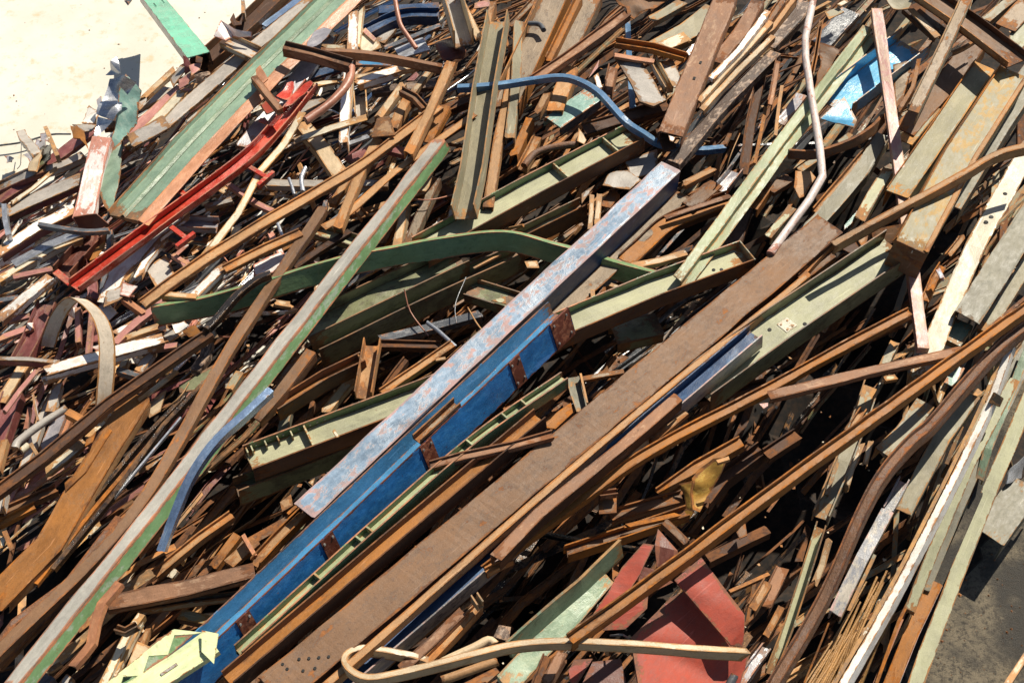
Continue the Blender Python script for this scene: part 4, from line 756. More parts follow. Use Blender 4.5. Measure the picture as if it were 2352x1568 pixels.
PL([(1690, 1470), (1800, 1440), (1850, 1510), (1740, 1520)], .46, 'rust_orange', 'orange crumpled scrap under the dark green strip', crumple=.06)
T()
B('LL', [(1010, 243), (905, 322), (805, 394), (588, 521), (430, 622), (326, 698)], 19, 7, .66, 'rust_tan', 'long tan flat bar with a dark lip, crossing down to the dark green strip', bow=0, smooth=True)
B('LL', [(1090, 262), (905, 396), (800, 488), (742, 522)], 15, 6, .56, 'rust_tan', 'second tan flat bar just above the grey and green angle iron', bow=0, smooth=True)
B('C', [(868, 318), (828, 392), (775, 522)], 21, 8, .62, 'rust_tan', 'tan channel dropping from the trapezoid gusset', bow=0)
B('LL', [(692, 534), (610, 570), (515, 618)], 17, 7, .60, 'rust_tan', 'short tan flat bar ending under the long brown flat bar', bow=0)
B('C', [(590, 418), (720, 422), (890, 420)], 17, 11, .30, 'grey_beige', 'level grey cream bar behind the tan flat bars', m3='cream_tan', one=True)

T(1, 1)
B('U', [(500, 560), (830, 650), (1100, 740)], 30, 10, .30, 'olive', 'pale olive channel behind the grey and green angle iron', m2='olive_dark', m3='olive_dark')
B('flat', [(860, 550), (580, 720), (350, 880)], 13, 7, .50, 'rust_dark', 'dark pitted bar crossing the pale olive channel')
PL([(-20, 860), (230, 740), (290, 800), (150, 930), (-20, 960)], .42, 'white_pink', 'cream plate with flaking rust left of the long brown flat bar', crumple=.03)
B('C', [(130, 560), (230, 760)], 14, 7, .40, 'white_pink', 'rust spotted white channel left of the long brown flat bar', jag=.06)
B('C', [(1380, 260), (1290, 700)], 20, 9, .38, 'cream_tan', 'tan channel right of the grey and green angle iron', bow=0)
B('C', [(1660, 60), (1520, 380), (1380, 700)], 22, 9, .36, 'rust_grey', 'grey brown channel leaning beside the tan channel', bow=0)
B('L', [(1270, 420), (1140, 660)], 26, 8, .30, 'rust_orange', 'orange bar right of the grey and green angle iron')
PL([(1560, 40), (1640, 30), (1560, 190), (1470, 190), (1520, 130)], .5, 'cream_tan', 'torn cream tag at the edge of the grey and green angle iron', crumple=.06, name='torn_flap', cat='scrap piece')
B('L', [(940, 350), (1000, 420)], 18, 6, .4, 'rust_tan', 'tan stub left of the grey and green angle iron')
B('flat', [(1810, 320), (1760, 490)], 12, 5, .25, 'grey_beige', 'grey lath below the upright khaki channel')
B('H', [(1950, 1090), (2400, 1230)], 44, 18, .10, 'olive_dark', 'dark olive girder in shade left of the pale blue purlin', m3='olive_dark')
PL([(2160, 1190), (2290, 1150), (2295, 1220)], .2, 'olive', 'olive triangle standing in for a sunlit patch left of the pale blue purlin')  # lighter olive laid on the shaded girder as a painted patch of sunlight
B('C', [(1140, 1540), (1600, 1430), (2060, 1310)], 17, 10, .14, 'grey_dark', 'grey galvanised channel below the shaded olive girders')
B('O', [(1570, 1380), (1690, 1470), (1830, 1600)], 9, None, .30, 'galvanised', 'short galvanised tube over the grey galvanised channel', smooth=True)
B('L', [(2000, 890), (2240, 765)], 4, 4, .3, 'cream_tan', 'thin pale bar coloured as a sunlit rim below the dark green strip')  # cream colour stands in for sunlight on the shaded girder's rim
B('O', [(300, 60), (330, 140), (350, 210)], 8, None, .5, 'galvanised', 'bright hooked tube over the level grey cream bar', smooth=True)
B('O', [(450, -40), (415, 60), (430, 180)], 11, None, .5, 'galvanised', 'bent galvanised tube over the level grey cream bar', smooth=True)
B('O', [(180, 430), (230, 560), (260, 620)], 9, None, .4, 'galvanised', 'bright tube end left of the long brown flat bar', smooth=True)
B('flat', [(160, 1200), (330, 1230)], 13, 6, .46, 'cream_tan', 'pinkish offcut under the grey and green angle iron', jag=.1)
B('L', [(-20, 280), (150, 360)], 12, 6, .35, 'oxide_pink', 'short pink bar above the long tan flat bar')
B('C', [(1700, 140), (1860, 250)], 18, 10, .15, 'rust_dark', 'dark stub below the upright khaki channel')
B('L', [(640, 270), (600, 440)], 9, 6, .3, 'grey_dark', 'thin dark post under the tan flat bars')
B('flat', [(880, 20), (700, 300)], 16, 6, .44, 'rust_tan', 'tan lath behind the dropping tan channel')

T(1, 2)
B('L', [(1040, 835), (1230, 660), (1420, 490), (1700, 360), (2010, 250)], 34, 12, .26, 'rust_orange', 'broad orange rusty angle right of the pale blue purlin', smooth=True, m2='rust_dark', bow=0)
B('L', [(1400, 430), (1700, 330), (2000, 230)], 10, 6, .36, 'rust_pink', 'pinkish lip along the broad orange rusty angle')
B('L', [(1100, 870), (1350, 820), (1600, 750)], 14, 8, .28, 'cream_tan', 'cream flat bar right of the pale blue purlin', bow=0)
B('C', [(715, 540), (735, 220)], 11, 6, .32, 'cream_tan', 'left tan stub left of the pale blue purlin')
B('C', [(780, 490), (805, 210)], 13, 6, .33, 'cream_tan', 'taller tan stub touching the pale blue purlin')
PL([(830, 130), (900, 20), (1060, -10), (1190, 90), (1080, 170), (930, 150)], .24, 'grey_beige', 'grey curved panel above the pale blue purlin', crumple=.03)
PL([(115, 830), (230, 825), (250, 890), (140, 890)], .24, 'cream_tan', 'small tan tile under the dark green strip')
B('C', [(1620, 330), (1870, 110)], 34, 10, .30, 'rust_brown', 'brown channel stub right of the pale blue purlin', m2='rust_tan')
B('L', [(1570, 120), (1850, -20)], 14, 8, .38, 'rust_tan', 'tan bar above the brown channel stub', jag=.06)
B('U', [(1920, 190), (2060, 20)], 30, 8, .28, 'lavender', 'lavender blue channel end left of the pale green purlin')
B('L', [(2220, 340), (2380, 100)], 20, 8, .24, 'rust_orange', 'orange bar right of the pale green purlin')
B('C', [(2000, 760), (2150, 330)], 34, 10, .05, 'rust_dark', 'dark brown upright in shade right of the pale green purlin')
B('L', [(740, 1090), (745, 1170)], 10, 5, .3, 'cream_tan', 'tiny cream stub below the dark green strip')
B('C', [(620, 1270), (920, 1170)], 14, 8, .22, 'rust_grey', 'thin brown channel above the olive girder')
B('L', [(900, 1040), (1110, 1110)], 8, 6, .22, 'cream_tan', 'curved cream rim below the dark green strip')
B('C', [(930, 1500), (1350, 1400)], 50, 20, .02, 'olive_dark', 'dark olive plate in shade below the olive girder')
PL([(640, 210), (760, 130), (640, 300)], .3, 'grey_beige', 'grey sliver left of the pale blue purlin')
B('C', [(860, 330), (950, 190)], 24, 8, .12, 'rust_brown', 'brown stub in shade left of the pale blue purlin')

T(1, 3)
PL([(945, 540), (1265, 480), (1200, 650), (980, 690)], [.55, .55, .45, .45], 'rust_brown', 'brown square flap left of the khaki box section')
PL([(800, 600), (930, 545), (900, 680), (860, 690)], .6, 'rust_tan', 'tan folded tab left of the brown square flap')
B('C', [(840, 440), (960, 220), (1110, -20)], 26, 10, .34, 'olive', 'pale olive channel beside the pink bar', m3='olive_dark')
PL([(700, 500), (820, 365), (825, 390), (770, 480), (700, 540)], .3, 'teal_grey', 'pale teal sliver above the bent angle iron')
PL([(250, 0), (390, 0), (440, 60), (330, 230), (290, 250), (240, 150)], .4, 'rust_tan', 'tan rounded plate end beside the crooked pale pink pipe', crumple=.02)
B('L', [(20, 170), (200, 60)], 24, 8, .24, 'rust_brown', 'short brown bar left of the rounded plate end')
B('L', [(0, 600), (230, 340)], 18, 8, .35, 'olive', 'olive strip under the foot of the crooked pale pink pipe')
B('L', [(1440, 1190), (1520, 1000), (1600, 880)], 20, 8, .32, 'rust_orange', 'orange flange end right of the pink bar')
B('flat', [(1680, 1570), (1800, 1390)], 48, 5, .40, 'mint_pale', 'mint grey plate below the scorched grey olive channel')
B('L', [(290, 980), (600, 640)], 12, 8, .52, 'rust_tan', 'narrow tan bar along the head of the broadest brown channel')
B('C', [(380, 940), (600, 770)], 16, 8, .45, 'rust_brown', 'brown channel stub between the broad brown channel and the olive girder')
B('L', [(0, 1390), (240, 1210), (510, 980)], 15, 8, .40, 'rust_tan', 'rusty tan bar lying along the upper edge of the wide olive girder', bow=0)
B('L', [(-30, 1500), (220, 1300), (500, 1090)], 12, 8, .36, 'rust_brown', 'thin brown bar along the wide olive girder', bow=0)
PL([(700, 600), (780, 590), (860, 720), (760, 770), (650, 720)], .42, 'rust_dark', 'dark folded scrap under the bent angle iron', crumple=.04, name='torn_flap', cat='scrap piece')
B('L', [(1290, 960), (1180, 1280)], 14, 8, .1, 'khaki_grey', 'khaki bar in shade below the wide olive girder')
B('flat', [(1870, 1600), (2100, 1380), (2400, 1130)], 8, 6, .5, 'rust_pink', 'thin pinkish rim bar under the khaki flat bar')
B('L', [(1560, 900), (1600, 980)], 10, 6, .5, 'blue_worn', 'short bluish edge piece below the khaki box section')
B('L', [(1650, 780), (1790, 600)], 14, 6, .35, 'rust_tan', 'torn tan edge right of the khaki box section', jag=.1)

T(2, 0)
B('O', [(600, 590), (420, 700), (230, 840), (150, 905), (125, 960)], 15, None, .40, 'grey_beige', 'pale bent tube with a rounded end at the left', smooth=True)
B('O', [(250, 930), (190, 980)], 14, None, .42, 'cream', 'cream tube stub beside the pale bent tube')
B('C', [(615, 640), (800, 735)], 17, 9, .55, 'rust_tan', 'short tan channel stub against the long dark angle', bow=0)
B('flat', [(430, 1190), (600, 1060), (760, 920)], 22, 6, .34, 'cream', 'cream plate strip under the long dark angle', jag=.1)
B('LL', [(340, 260), (190, 440), (40, 640)], 11, 9, .46, 'oxide_pink', 'pink lit strip at the left edge')
B('H', [(130, 500), (-40, 1000)], 44, 16, .24, 'maroon', 'dark maroon girder at the left edge')
B('L', [(260, 150), (0, 560)], 24, 10, .30, 'cream_tan', 'cream stained bar at the left edge', m2='rust_dark')
B('L', [(-20, 150), (260, 160), (540, 185)], 9, 13, .44, 'grey_beige', 'level grey bar with a maroon side at the left edge', m2='maroon', one=False)
B('L', [(1070, 250), (1330, 320)], 12, 10, .34, 'grey_dark', 'dark level bar right of the hooked strip')
cw = B('C', [(420, 270), (900, 130), (1480, -30)], 24, 14, .48, 'white', 'white stepped channel under the hooked strip', bow=0, jag=.05)
B('flat', [(390, 350), (750, 220), (900, 170)], 17, 6, .38, 'white', 'white lower ledge of scrap in front of the stepped channel')
B('L', [(1100, 120), (1320, 40), (1540, -10)], 10, 7, .30, 'rust_brown', 'brown bar below the white stepped channel')
B('C', [(1120, 250), (1180, 60)], 18, 7, .30, 'cream', 'cream upright right of the hooked strip')
B('C', [(1270, 270), (1400, 80)], 20, 7, .34, 'grey_beige', 'grey upright right of the hooked strip')
B('L', [(460, 640), (530, 380)], 22, 7, .26, 'grey_beige', 'grey upright below the white stepped channel')
B('L', [(160, 1300), (380, 700), (480, 480)], 20, 8, .18, 'grey_beige', 'grey bar deep below the pale bent tube')
B('L', [(420, 1000), (560, 660)], 30, 8, .14, 'lavender', 'lavender panel strip deep below the pale bent tube')
B('L', [(230, 800), (270, 600)], 8, 5, .3, 'copper_rust', 'copper red splinter at the left')
B('L', [(560, 900), (640, 700)], 10, 6, .3, 'salmon', 'salmon splinter below the short tan channel stub')
B('flat', [(300, 480), (345, 720)], 5, 4, .4, 'white', 'thin white splinter at the left')
B('LL', [(280, 930), (350, 1050), (440, 1000)], 8, 6, .45, 'cream', 'cream bent clip below the pale bent tube')
B('H', [(20, 1400), (-20, 1568)], 30, 12, .3, 'grey_beige', 'grey stub at the lower left edge')
B('L', [(-30, 1180), (40, 900)], 16, 8, .36, 'rust_tan', 'tan bar at the left edge')
B('LL', [(1930, -80), (1760, 30), (1000, 560), (400, 1060), (-60, 1400)], 20, 11, .60, 'rust_dark', 'long dark brown angle crossing below the hooked strip', bow=0, m2='rust_brown', one=False)
B('O', [(1270, 525), (1440, 400), (1620, 260)], 10, None, .44, 'cream_tan', 'cream tipped tube right of the long dark angle')
PL([(1480, 470), (1530, 440), (1470, 640), (1370, 700), (1340, 600)], .3, 'cream_tan', 'tan shaded plate behind the wide orange channel')
B('C', [(1260, 520), (900, 1080), (450, 1850), (-60, 2370)], 62, 14, .42, 'rust_orange', 'wide orange rusty channel with a torn head at the lower left', bow=0, jag=.12, m2='rust_tan')
B('L', [(1000, 800), (760, 1180), (600, 1330)], 16, 8, .44, 'rust_orange', 'orange torn lip beside the wide orange channel', jag=.08)
PL([(790, 900), (880, 830), (850, 920), (780, 960)], .5, 'rust_orange', 'small orange flake beside the wide orange channel')
B('L', [(1690, 490), (1300, 900), (850, 1450), (400, 2130)], 9, 8, .34, 'black_wet', 'first black bar right of the wide orange channel', bow=0)
B('L', [(1780, 470), (1350, 960), (900, 1480), (330, 2220)], 8, 6, .36, 'rust_orange', 'thin orange bar between two black bars', bow=0)
B('L', [(1845, 395), (1500, 760), (1000, 1450), (480, 2080)], 10, 8, .40, 'black_wet', 'second black bar, reaching under the long brown flat bar', bow=0)
B('L', [(1660, 690), (1250, 1180), (900, 1600)], 4, 4, .38, 'galvanised', 'thin glinting rod beside the black bars', bow=0)
PL([(1640, 400), (1980, 200), (1990, 280), (1800, 440), (1650, 470)], .3, 'olive_dark', 'dark olive plate under the long brown flat bar')
B('box', [(1910, -10), (1880, 120), (1790, 260)], 24, 8, .34, 'rust_mottled', 'black and white speckled bar under the long brown flat bar')
B('L', [(1380, 60), (1620, 30)], 12, 7, .40, 'oxide_pink', 'pink stub left of the long dark angle')
B('L', [(2200, 280), (2100, 430)], 18, 8, .3, 'khaki', 'khaki bar right of the long brown flat bar')
B('H', [(-20, 1600), (250, 1480), (520, 1360)], 20, 12, .22, 'rust_brown', 'brown girder at the left edge below the long dark angle', m2='rust_orange')
B('L', [(-20, 1680), (320, 1500)], 14, 8, .24, 'rust_orange', 'orange bar at the left edge beside the brown girder')

T(2, 1)
B('C', [(500, 80), (260, 400), (-10, 700)], 28, 14, .40, 'rust_brown', 'brown channel with a squared end right of the grey and green angle iron', bow=0)
B('L', [(400, 120), (180, 380)], 22, 8, .34, 'rust_grey', 'grey brown plate bar inside the brown channel')
rh = B('H', [(985, 185), (640, 350), (180, 640)], 24, 26, .28, 'rust_orange', 'rusty orange girder with an open end above the finned olive girder', m2='rust_brown', m3='rust_brown', bow=0)
block(rh, 'stiffener', .02, -.008, .008, -rh.w/2+rh.t, rh.w/2-rh.t, rh.t/2, rh.d*.45, 'rust_tan')
B('U', [(1075, 40), (1030, 300), (990, 530)], 40, 9, .26, 'rust_tan', 'tan channel standing right of the rusty orange girder', bow=0)
B('L', [(1810, 15), (1500, 230), (1150, 470)], 16, 8, .30, 'rust_tan', 'long tan bar left of the pale blue purlin', bow=0)
B('L', [(880, 340), (760, 480), (650, 620)], 20, 8, .10, 'cream_tan', 'lit tan shard in the gap above the finned olive girder', jag=.12)
B('L', [(1130, 20), (1700, 35)], 14, 10, .20, 'rust_dark', 'dark level bar above the long tan bar')
B('L', [(1380, 160), (1180, 420)], 12, 8, .12, 'rust_dark', 'dark bar under the long tan bar')
B('L', [(1650, 165), (1740, 150)], 6, 4, .3, 'cream_tan', 'small tan splinter beside the pale blue purlin')
B('L', [(300, 560), (240, 820)], 22, 8, .0, 'khaki_grey', 'khaki bar deep in the gap left of the rusty orange girder')
B('L', [(520, 540), (480, 720)], 10, 6, .0, 'rust_brown', 'brown rod deep in the gap')
B('LL', [(1600, 1135), (1900, 1050), (2360, 950), (2720, 850)], 16, 9, .70, 'rust_pink', 'pinkish rusty angle lying across the bright blue girder', bow=0)
PL([(480, 1290), (540, 1250), (520, 1320)], .2, 'cream_tan', 'tiny tan flake below the finned olive girder')
PL([(220, 1470), (320, 1400), (340, 1500), (240, 1560)], .2, 'rust_tan', 'tan torn plate left of the foot of the pale blue purlin')
PL([(700, 820), (720, 800), (765, 870), (740, 880)], .46, 'cream', 'cream clip on the finned olive girder')

T(2, 2)
B('L', [(560, 330), (600, 480), (650, 640)], 30, 8, .12, 'khaki_grey', 'grey khaki plate bar left of the broadest brown channel')
B('L', [(630, 290), (690, 560)], 5, 4, .2, 'cream_tan', 'thin cream rim left of the broadest brown channel')
B('L', [(640, 340), (1020, 270)], 10, 6, .10, 'rust_grey', 'brown bar in the gap under the olive girder')
PL([(270, 740), (540, 560), (560, 650), (400, 800), (320, 790)], .40, 'rust_orange', 'orange plate with cream stain left of the broadest brown channel')
PL([(-10, 790), (150, 645), (320, 790), (0, 890)], .50, 'rust_dark', 'dark square flap at the head of the rusty orange girder')
B('C', [(1525, 505), (1000, 960), (250, 1568), (-150, 1980)], 26, 17, .72, 'rust_pink', 'rusty channel with a bright worn patch below the broadest brown channel', m3='rust_dark', bow=0)  # near flange darkened: shade on the front side put into the colour
B('flat', [(1600, 640), (1450, 770), (1280, 905)], 16, 6, .50, 'rust_tan', 'short tan flat bar right of the worn rusty channel', bow=0)
B('L', [(1640, 740), (1500, 860)], 26, 8, .30, 'olive_dark', 'dark olive strip under the short tan flat bar')
B('U', [(2350, 400), (2030, 470), (1700, 560)], 20, 8, .22, 'rust_dark', 'dark channel under the wide olive girder')
PL([(1540, 1300), (1660, 1270), (1640, 1420), (1660, 1568), (1600, 1560)], [.1, .15, .1, .0, .0], 'yellow_rust', 'torn yellow flap lit in the dark hollow', crumple=.05, name='torn_flap', cat='scrap piece')
PL([(1640, 1250), (1850, 1080), (1990, 1060), (1850, 1350), (1720, 1568), (1650, 1540)], [.15, .2, .2, .05, 0, 0], 'yellow_rust', 'yellow rusty bent sheet in the dark hollow', crumple=.06, name='bent_sheet', cat='sheet')
B('L', [(2110, 920), (1700, 1150), (1350, 1400)], 26, 10, .02, 'rust_orange', 'orange sheet bar in the dark hollow behind the torn yellow flap', m2='yellow_rust')
B('L', [(1880, 1100), (1990, 1065)], 8, 5, .35, 'cream_tan', 'small bright hook on the yellow rusty sheet')
B('U', [(800, 1420), (960, 1400)], 14, 8, .42, 'rust_pink', 'short rusty box lip below the orange angle iron')
PL([(790, 1430), (960, 1415), (960, 1568), (800, 1580)], .36, 'rust_brown', 'brown square plate below the orange angle iron')
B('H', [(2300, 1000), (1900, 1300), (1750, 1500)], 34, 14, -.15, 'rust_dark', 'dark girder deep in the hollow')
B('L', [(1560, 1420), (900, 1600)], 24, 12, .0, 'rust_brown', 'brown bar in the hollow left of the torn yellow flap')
PL([(2270, 570), (2350, 560), (2350, 610), (2310, 615)], .3, 'pink', 'pink scrap in the dark hollow')

T(2, 3)
B('H', [(940, 420), (850, 700), (700, 1100), (480, 1620)], 40, 16, .22, 'khaki', 'khaki girder running steeply through the dark hollow', m2='khaki', m3='khaki_grey', bow=0)
B('flat', [(860, 930), (770, 1150), (720, 1320)], 16, 5, .34, 'cream_tan', 'tan lit strip in the trough of the steep khaki girder', jag=.1)
B('L', [(950, 900), (890, 1130)], 13, 6, .36, 'cream_tan', 'cream tongue right of the steep khaki girder', jag=.08)
B('C', [(1450, 560), (1250, 830), (1060, 1020)], 44, 12, .40, 'khaki', 'khaki channel offcut with a dark end under the long orange angle iron', bow=0)
B('C', [(1880, 480), (1600, 880), (1240, 1560)], 40, 11, .34, 'khaki', 'long khaki channel between the pitted angle iron and the white strip', bow=0, jag=.05)
B('C', [(1500, 300), (1560, 560), (1640, 330)], 12, 6, .2, 'cream', 'cream sliver above the long khaki channel')
B('L', [(1170, 0), (1050, 240)], 22, 8, .22, 'khaki', 'khaki post behind the pale rusty bar')
B('L', [(1400, -40), (1340, 360)], 22, 8, .20, 'cream', 'cream post behind the pale rusty bar', m2='olive')
B('L', [(1560, 60), (1460, 360)], 16, 8, .18, 'mint_pale', 'mint post behind the pale rusty bar')
B('L', [(1760, 220), (1660, 400)], 26, 8, .30, 'teal_grey', 'pale grey green piece between two rusty angles')
B('L', [(1070, 340), (1180, 320)], 12, 6, .3, 'olive', 'lit olive corner under the pale rusty bar')
B('H', [(870, 640), (720, 860)], 18, 10, .25, 'rust_tan', 'tan box end left of the steep khaki girder')
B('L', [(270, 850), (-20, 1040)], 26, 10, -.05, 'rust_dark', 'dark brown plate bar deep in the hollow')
bk = PL([(2085, 465), (2165, 520), (2130, 600), (2040, 560)], .62, 'black_wet', 'black bracket with bolts on the white strip', th=.02, name='bracket', cat='bracket')
B('L', [(1780, 780), (1640, 1120)], 9, 6, .34, 'olive', 'thin olive lip left of the white strip')
B('L', [(640, 1100), (540, 1400)], 10, 6, .25, 'khaki', 'thin khaki lip left of the steep khaki girder')
B('H', [(1240, 1290), (1090, 1568)], 26, 12, .28, 'grey_blue', 'grey blue bar under the pitted angle iron')
PL([(2200, 1200), (2350, 1020), (2350, 1240), (2180, 1300)], .12, 'galvanised', 'grey crumpled sheet at the right edge', crumple=.05, name='crumpled_sheet', cat='sheet')

T(3, 0)
B('C', [(2330, 530), (1700, 690), (980, 830)], 36, 10, .50, 'rust_pink', 'pinkish brown flat channel left of the bright blue girder', bow=0, roll=8)
B('U', [(2350, 760), (1800, 830), (1260, 910)], 16, 9, .32, 'rust_grey', 'grey brown channel under the pinkish brown flat channel', one=True)
bo = B('L', [(1090, 640), (1010, 740), (930, 830), (870, 1000), (830, 1200), (760, 1290), (660, 1410)], 20, 8, .70, 'salmon', 'salmon bent angle with two kinks at the lower left', bow=0, m2='cream', roll=-15)
B('C', [(1300, 930), (1180, 1100), (920, 1620)], 18, 9, .48, 'cream', 'cream channel with a clamp left of the yellow green beam', bow=0)
B('L', [(1290, 1000), (1040, 1500)], 12, 7, .44, 'cream', 'cream bar behind the clamped cream channel', bow=0)
B('U', [(1070, 1080), (1160, 1110), (1270, 1050)], 15, 8, .62, 'rust_grey', 'grey brown clamp around the cream channel')
PL([(1260, 1180), (1400, 1240), (1240, 1380), (1160, 1420)], .34, 'cream_tan', 'tan gusset with bolt holes behind the cream bar', name='gusset_plate')
B('L', [(1370, 1040), (1280, 1250)], 12, 7, .3, 'rust_tan', 'tan bar behind the cream bar')
B('L', [(1650, 930), (1940, 990)], 24, 10, .25, 'olive_yellow', 'yellowish plate bar left of the bright blue girder', m2='rust_dark')
# yellow-green castellated beam; its shaded triangles are cut out over a green plate
yb = B('flat', [(1940, 1185), (1600, 1410), (1120, 1720)], 58, 8, .90, 'yellow_green', 'yellow green castellated beam with its shaded triangles cut out as openings in front of the bright blue girder', bow=0, one=False, name='castellated_beam', cat='beam')
tk = [(1600 - 235*i_, 1125 + 190*i_) for i_ in range(4)]
for (x_, y_), (x2_, y2_) in zip(tk, tk[1:]):
    PL([(x_-25, y_-44), (x_, y_), (x_-60, y_+178), (x2_, y2_), (x2_-25, y2_-44)], .88, 'yellow_green', name='web', parent=yb.root)
PL([(1575, 1081), (1600, 1070), (1860, 1100), (1785, 1114), (1600, 1125)], .88, 'yellow_green', name='web', parent=yb.root)
PL([(1560, 1085), (1850, 1105), (1500, 1380), (1080, 1700), (900, 1640), (1000, 1510)], .22, 'green_lit', name='shade_plate', parent=yb.root)  # green plate whose colour stands in for shade behind the openings
PL([(1852, 1080), (2003, 1110), (1960, 1385), (1850, 1275)], [.96, .97, .95, .94], 'yellow_green', name='end_plate', parent=yb.root)
block(yb, 'latch', .4, -.07, .07, -.012, .012, .001, .008, 'grey_beige')
B('box', [(440, 1480), (330, 1600)], 40, 20, .12, 'grey_dark', 'dark square tube end at the bottom left', jag=0)
B('box', [(640, 1500), (560, 1600)], 18, 12, .14, 'grey_beige', 'grey tube end beside the dark square tube')
B('L', [(560, 1380), (440, 1450)], 10, 6, .2, 'grey_beige', 'grey lath above the dark square tube')
B('L', [(2130, 20), (1840, 220), (1420, 570)], 17, 10, .26, 'rust_tan', 'tan angle with a square end left of the bright blue girder', bow=0)
B('L', [(1760, 200), (1650, 460)], 12, 6, .12, 'cream', 'lit cream lath below the tan angle')
B('L', [(1620, 520), (1560, 590)], 12, 6, .3, 'cream', 'small cream stub below the lit cream lath')
B('L', [(2180, 200), (1950, 500)], 20, 9, .22, 'rust_orange', 'orange bar left of the bright blue girder')
B('flat', [(2350, 250), (2100, 470)], 28, 6, .30, 'rust_tan', 'tan plate bar left of the bright blue girder')
B('flat', [(2230, 200), (2340, 390)], 10, 5, .40, 'salmon', 'salmon splinter across the tan plate bar')
B('L', [(1560, 20), (1260, 370)], 14, 8, .28, 'rust_tan', 'tan bar behind the glossy blue curved bar')
PL([(0, 210), (60, 230), (40, 310), (0, 330)], .4, 'cream', 'cream scrap at the left edge of the wide orange channel')
B('L', [(40, 170), (110, 340)], 12, 7, .45, 'rust_tan', 'tan stub at the left edge')
B('C', [(1090, 40), (620, 640), (130, 1000), (-60, 1260)], 16, 8, .46, 'rust_pitted', 'pitted brown channel below the long brown flat bar', bow=0)
B('L', [(760, 640), (300, 1050), (-40, 1400)], 26, 8, .34, 'rust_brown', 'brown strip left of the lower end of the grey and green angle iron', bow=0)
T(3, 1)
B('H', [(450, 0), (200, 250), (0, 470)], 26, 12, .36, 'rust_tan', 'tan girder with torn web left of the bright blue girder', m2='rust_orange', jag=.08)
B('L', [(2350, 420), (2110, 540)], 13, 9, .52, 'rust_tan', 'tan bar end below the worn rusty channel')
tc = B('L', [(1900, 900), (1640, 1160), (1340, 1430)], 24, 12, .46, 'rust_pink', 'brown flat bar with a hook end below the dark blue girder', bow=0)
B('LL', [(2050, 850), (1800, 1130), (1550, 1390)], 18, 10, .40, 'rust_tan', 'tan angle below the dark blue girder', bow=0)
B('O', [(2210, 1345), (2100, 1380), (1830, 1480), (1700, 1520)], 20, None, .42, 'rust_tan', 'rusty pipe lying under the looped bar', smooth=True)
B('O', [(2200, 1190), (2130, 1150), (2000, 1220), (1700, 1360)], 20, None, .40, 'cream_tan', 'tan pipe above the looped bar', smooth=True)
PL([(2180, 1140), (2230, 1030), (2340, 1050), (2320, 1180)], .2, 'rust_mottled', 'mottled brown plate in the hollow above the looped bar')
PL([(1900, 1568), (2200, 1420), (2330, 1568)], .2, 'rust_brown', 'brown plate under the looped bar')
B('U', [(2000, 800), (2060, 880)], 18, 8, .5, 'khaki_grey', 'khaki clip below the worn rusty channel')
B('C', [(2340, 380), (2000, 760)], 24, 12, .20, 'rust_dark', 'dark channel below the worn rusty channel')
T(3, 2)
B('flat', [(1010, 330), (640, 690), (-20, 1270)], 34, 6, .40, 'mint_pale', 'pale mint girder side in shade, left of the red hopper', bow=0, roll=78)
B('flat', [(880, 560), (560, 930), (120, 1380), (-60, 1580)], 52, 6, .30, 'mint_pale', 'broad mint plate with cracked paint beside the red hopper', bow=0, roll=14, jag=.08)
hop = empty('scrap_hopper', at(*S((1500, 900)), .2)); props(hop, 'red steel hopper shell lying crushed near the bottom edge', 'hopper')
PL([(1090, 1150), (1470, 770), (1620, 700), (2010, 1215), (2190, 1290), (2080, 1620), (1170, 1640)], [.30, .24, .24, .26, .28, .32, .34], 'red_plate', name='front_panel', parent=hop, crumple=.012, th=.02)
PL([(1490, 620), (1740, 410), (2140, 945), (2125, 1230), (2010, 1215)], [.48, .48, .50, .48, .46], 'red_plate', name='side_panel', parent=hop, crumple=.008, th=.02)
PL([(1210, 285), (1310, 300), (1180, 560), (1000, 830), (700, 1000), (880, 730), (1010, 500)], [.5, .5, .46, .42, .36, .42, .46], 'red_plate', name='rim_panel', parent=hop, crumple=.02, th=.02)
PL([(1310, 300), (1340, 150), (1520, 350), (1560, 520), (1330, 500)], [.42, .40, .42, .36, .36], 'red_oxide', name='inner_panel', parent=hop, th=.02)
PL([(1180, 490), (1330, 530), (1480, 640), (1270, 740), (1160, 640)], [.40, .36, .3, .3, .36], 'red_oxide', name='inner_panel', parent=hop, th=.02)
PL([(1000, 830), (1250, 750), (1240, 880), (1040, 1070), (840, 1080)], [.36, .3, .28, .28, .32], 'red_plate', name='inner_panel', parent=hop, th=.02)
PL([(570, 1350), (740, 1340), (600, 1568), (540, 1600), (520, 1450)], .3, 'red_plate', 'small red plate under the looped bar left of the hopper')
PL([(740, 1370), (1000, 1340), (1060, 1600), (620, 1620)], .16, 'red_oxide', 'maroon plate under the looped bar beside the hopper')
B('C', [(460, 1290), (300, 1568)], 24, 12, .40, 'rust_pink', 'brown bar with a burred end under the looped bar', jag=.1)
B('L', [(320, 1320), (200, 1620)], 20, 8, .3, 'rust_dark', 'dark bar under the looped bar')
B('H', [(1600, 10), (1050, 200), (500, 380)], 26, 16, .12, 'rust_brown', 'brown girder in shade above the pale mint girder', m2='rust_orange')
B('L', [(1500, 20), (1050, 120)], 10, 6, .22, 'rust_orange', 'thin orange lit edge above the red hopper', jag=.1)
PL([(1470, 60), (1600, -40), (1680, -10), (1560, 150)], [.1, .15, .15, .05], 'yellow_rust', 'yellow torn tab with holes above the red hopper', crumple=.03, name='torn_flap', cat='scrap piece')
B('box', [(1400, 80), (1600, 270)], 18, 10, .30, 'rust_brown', 'brown tube end above the red hopper')
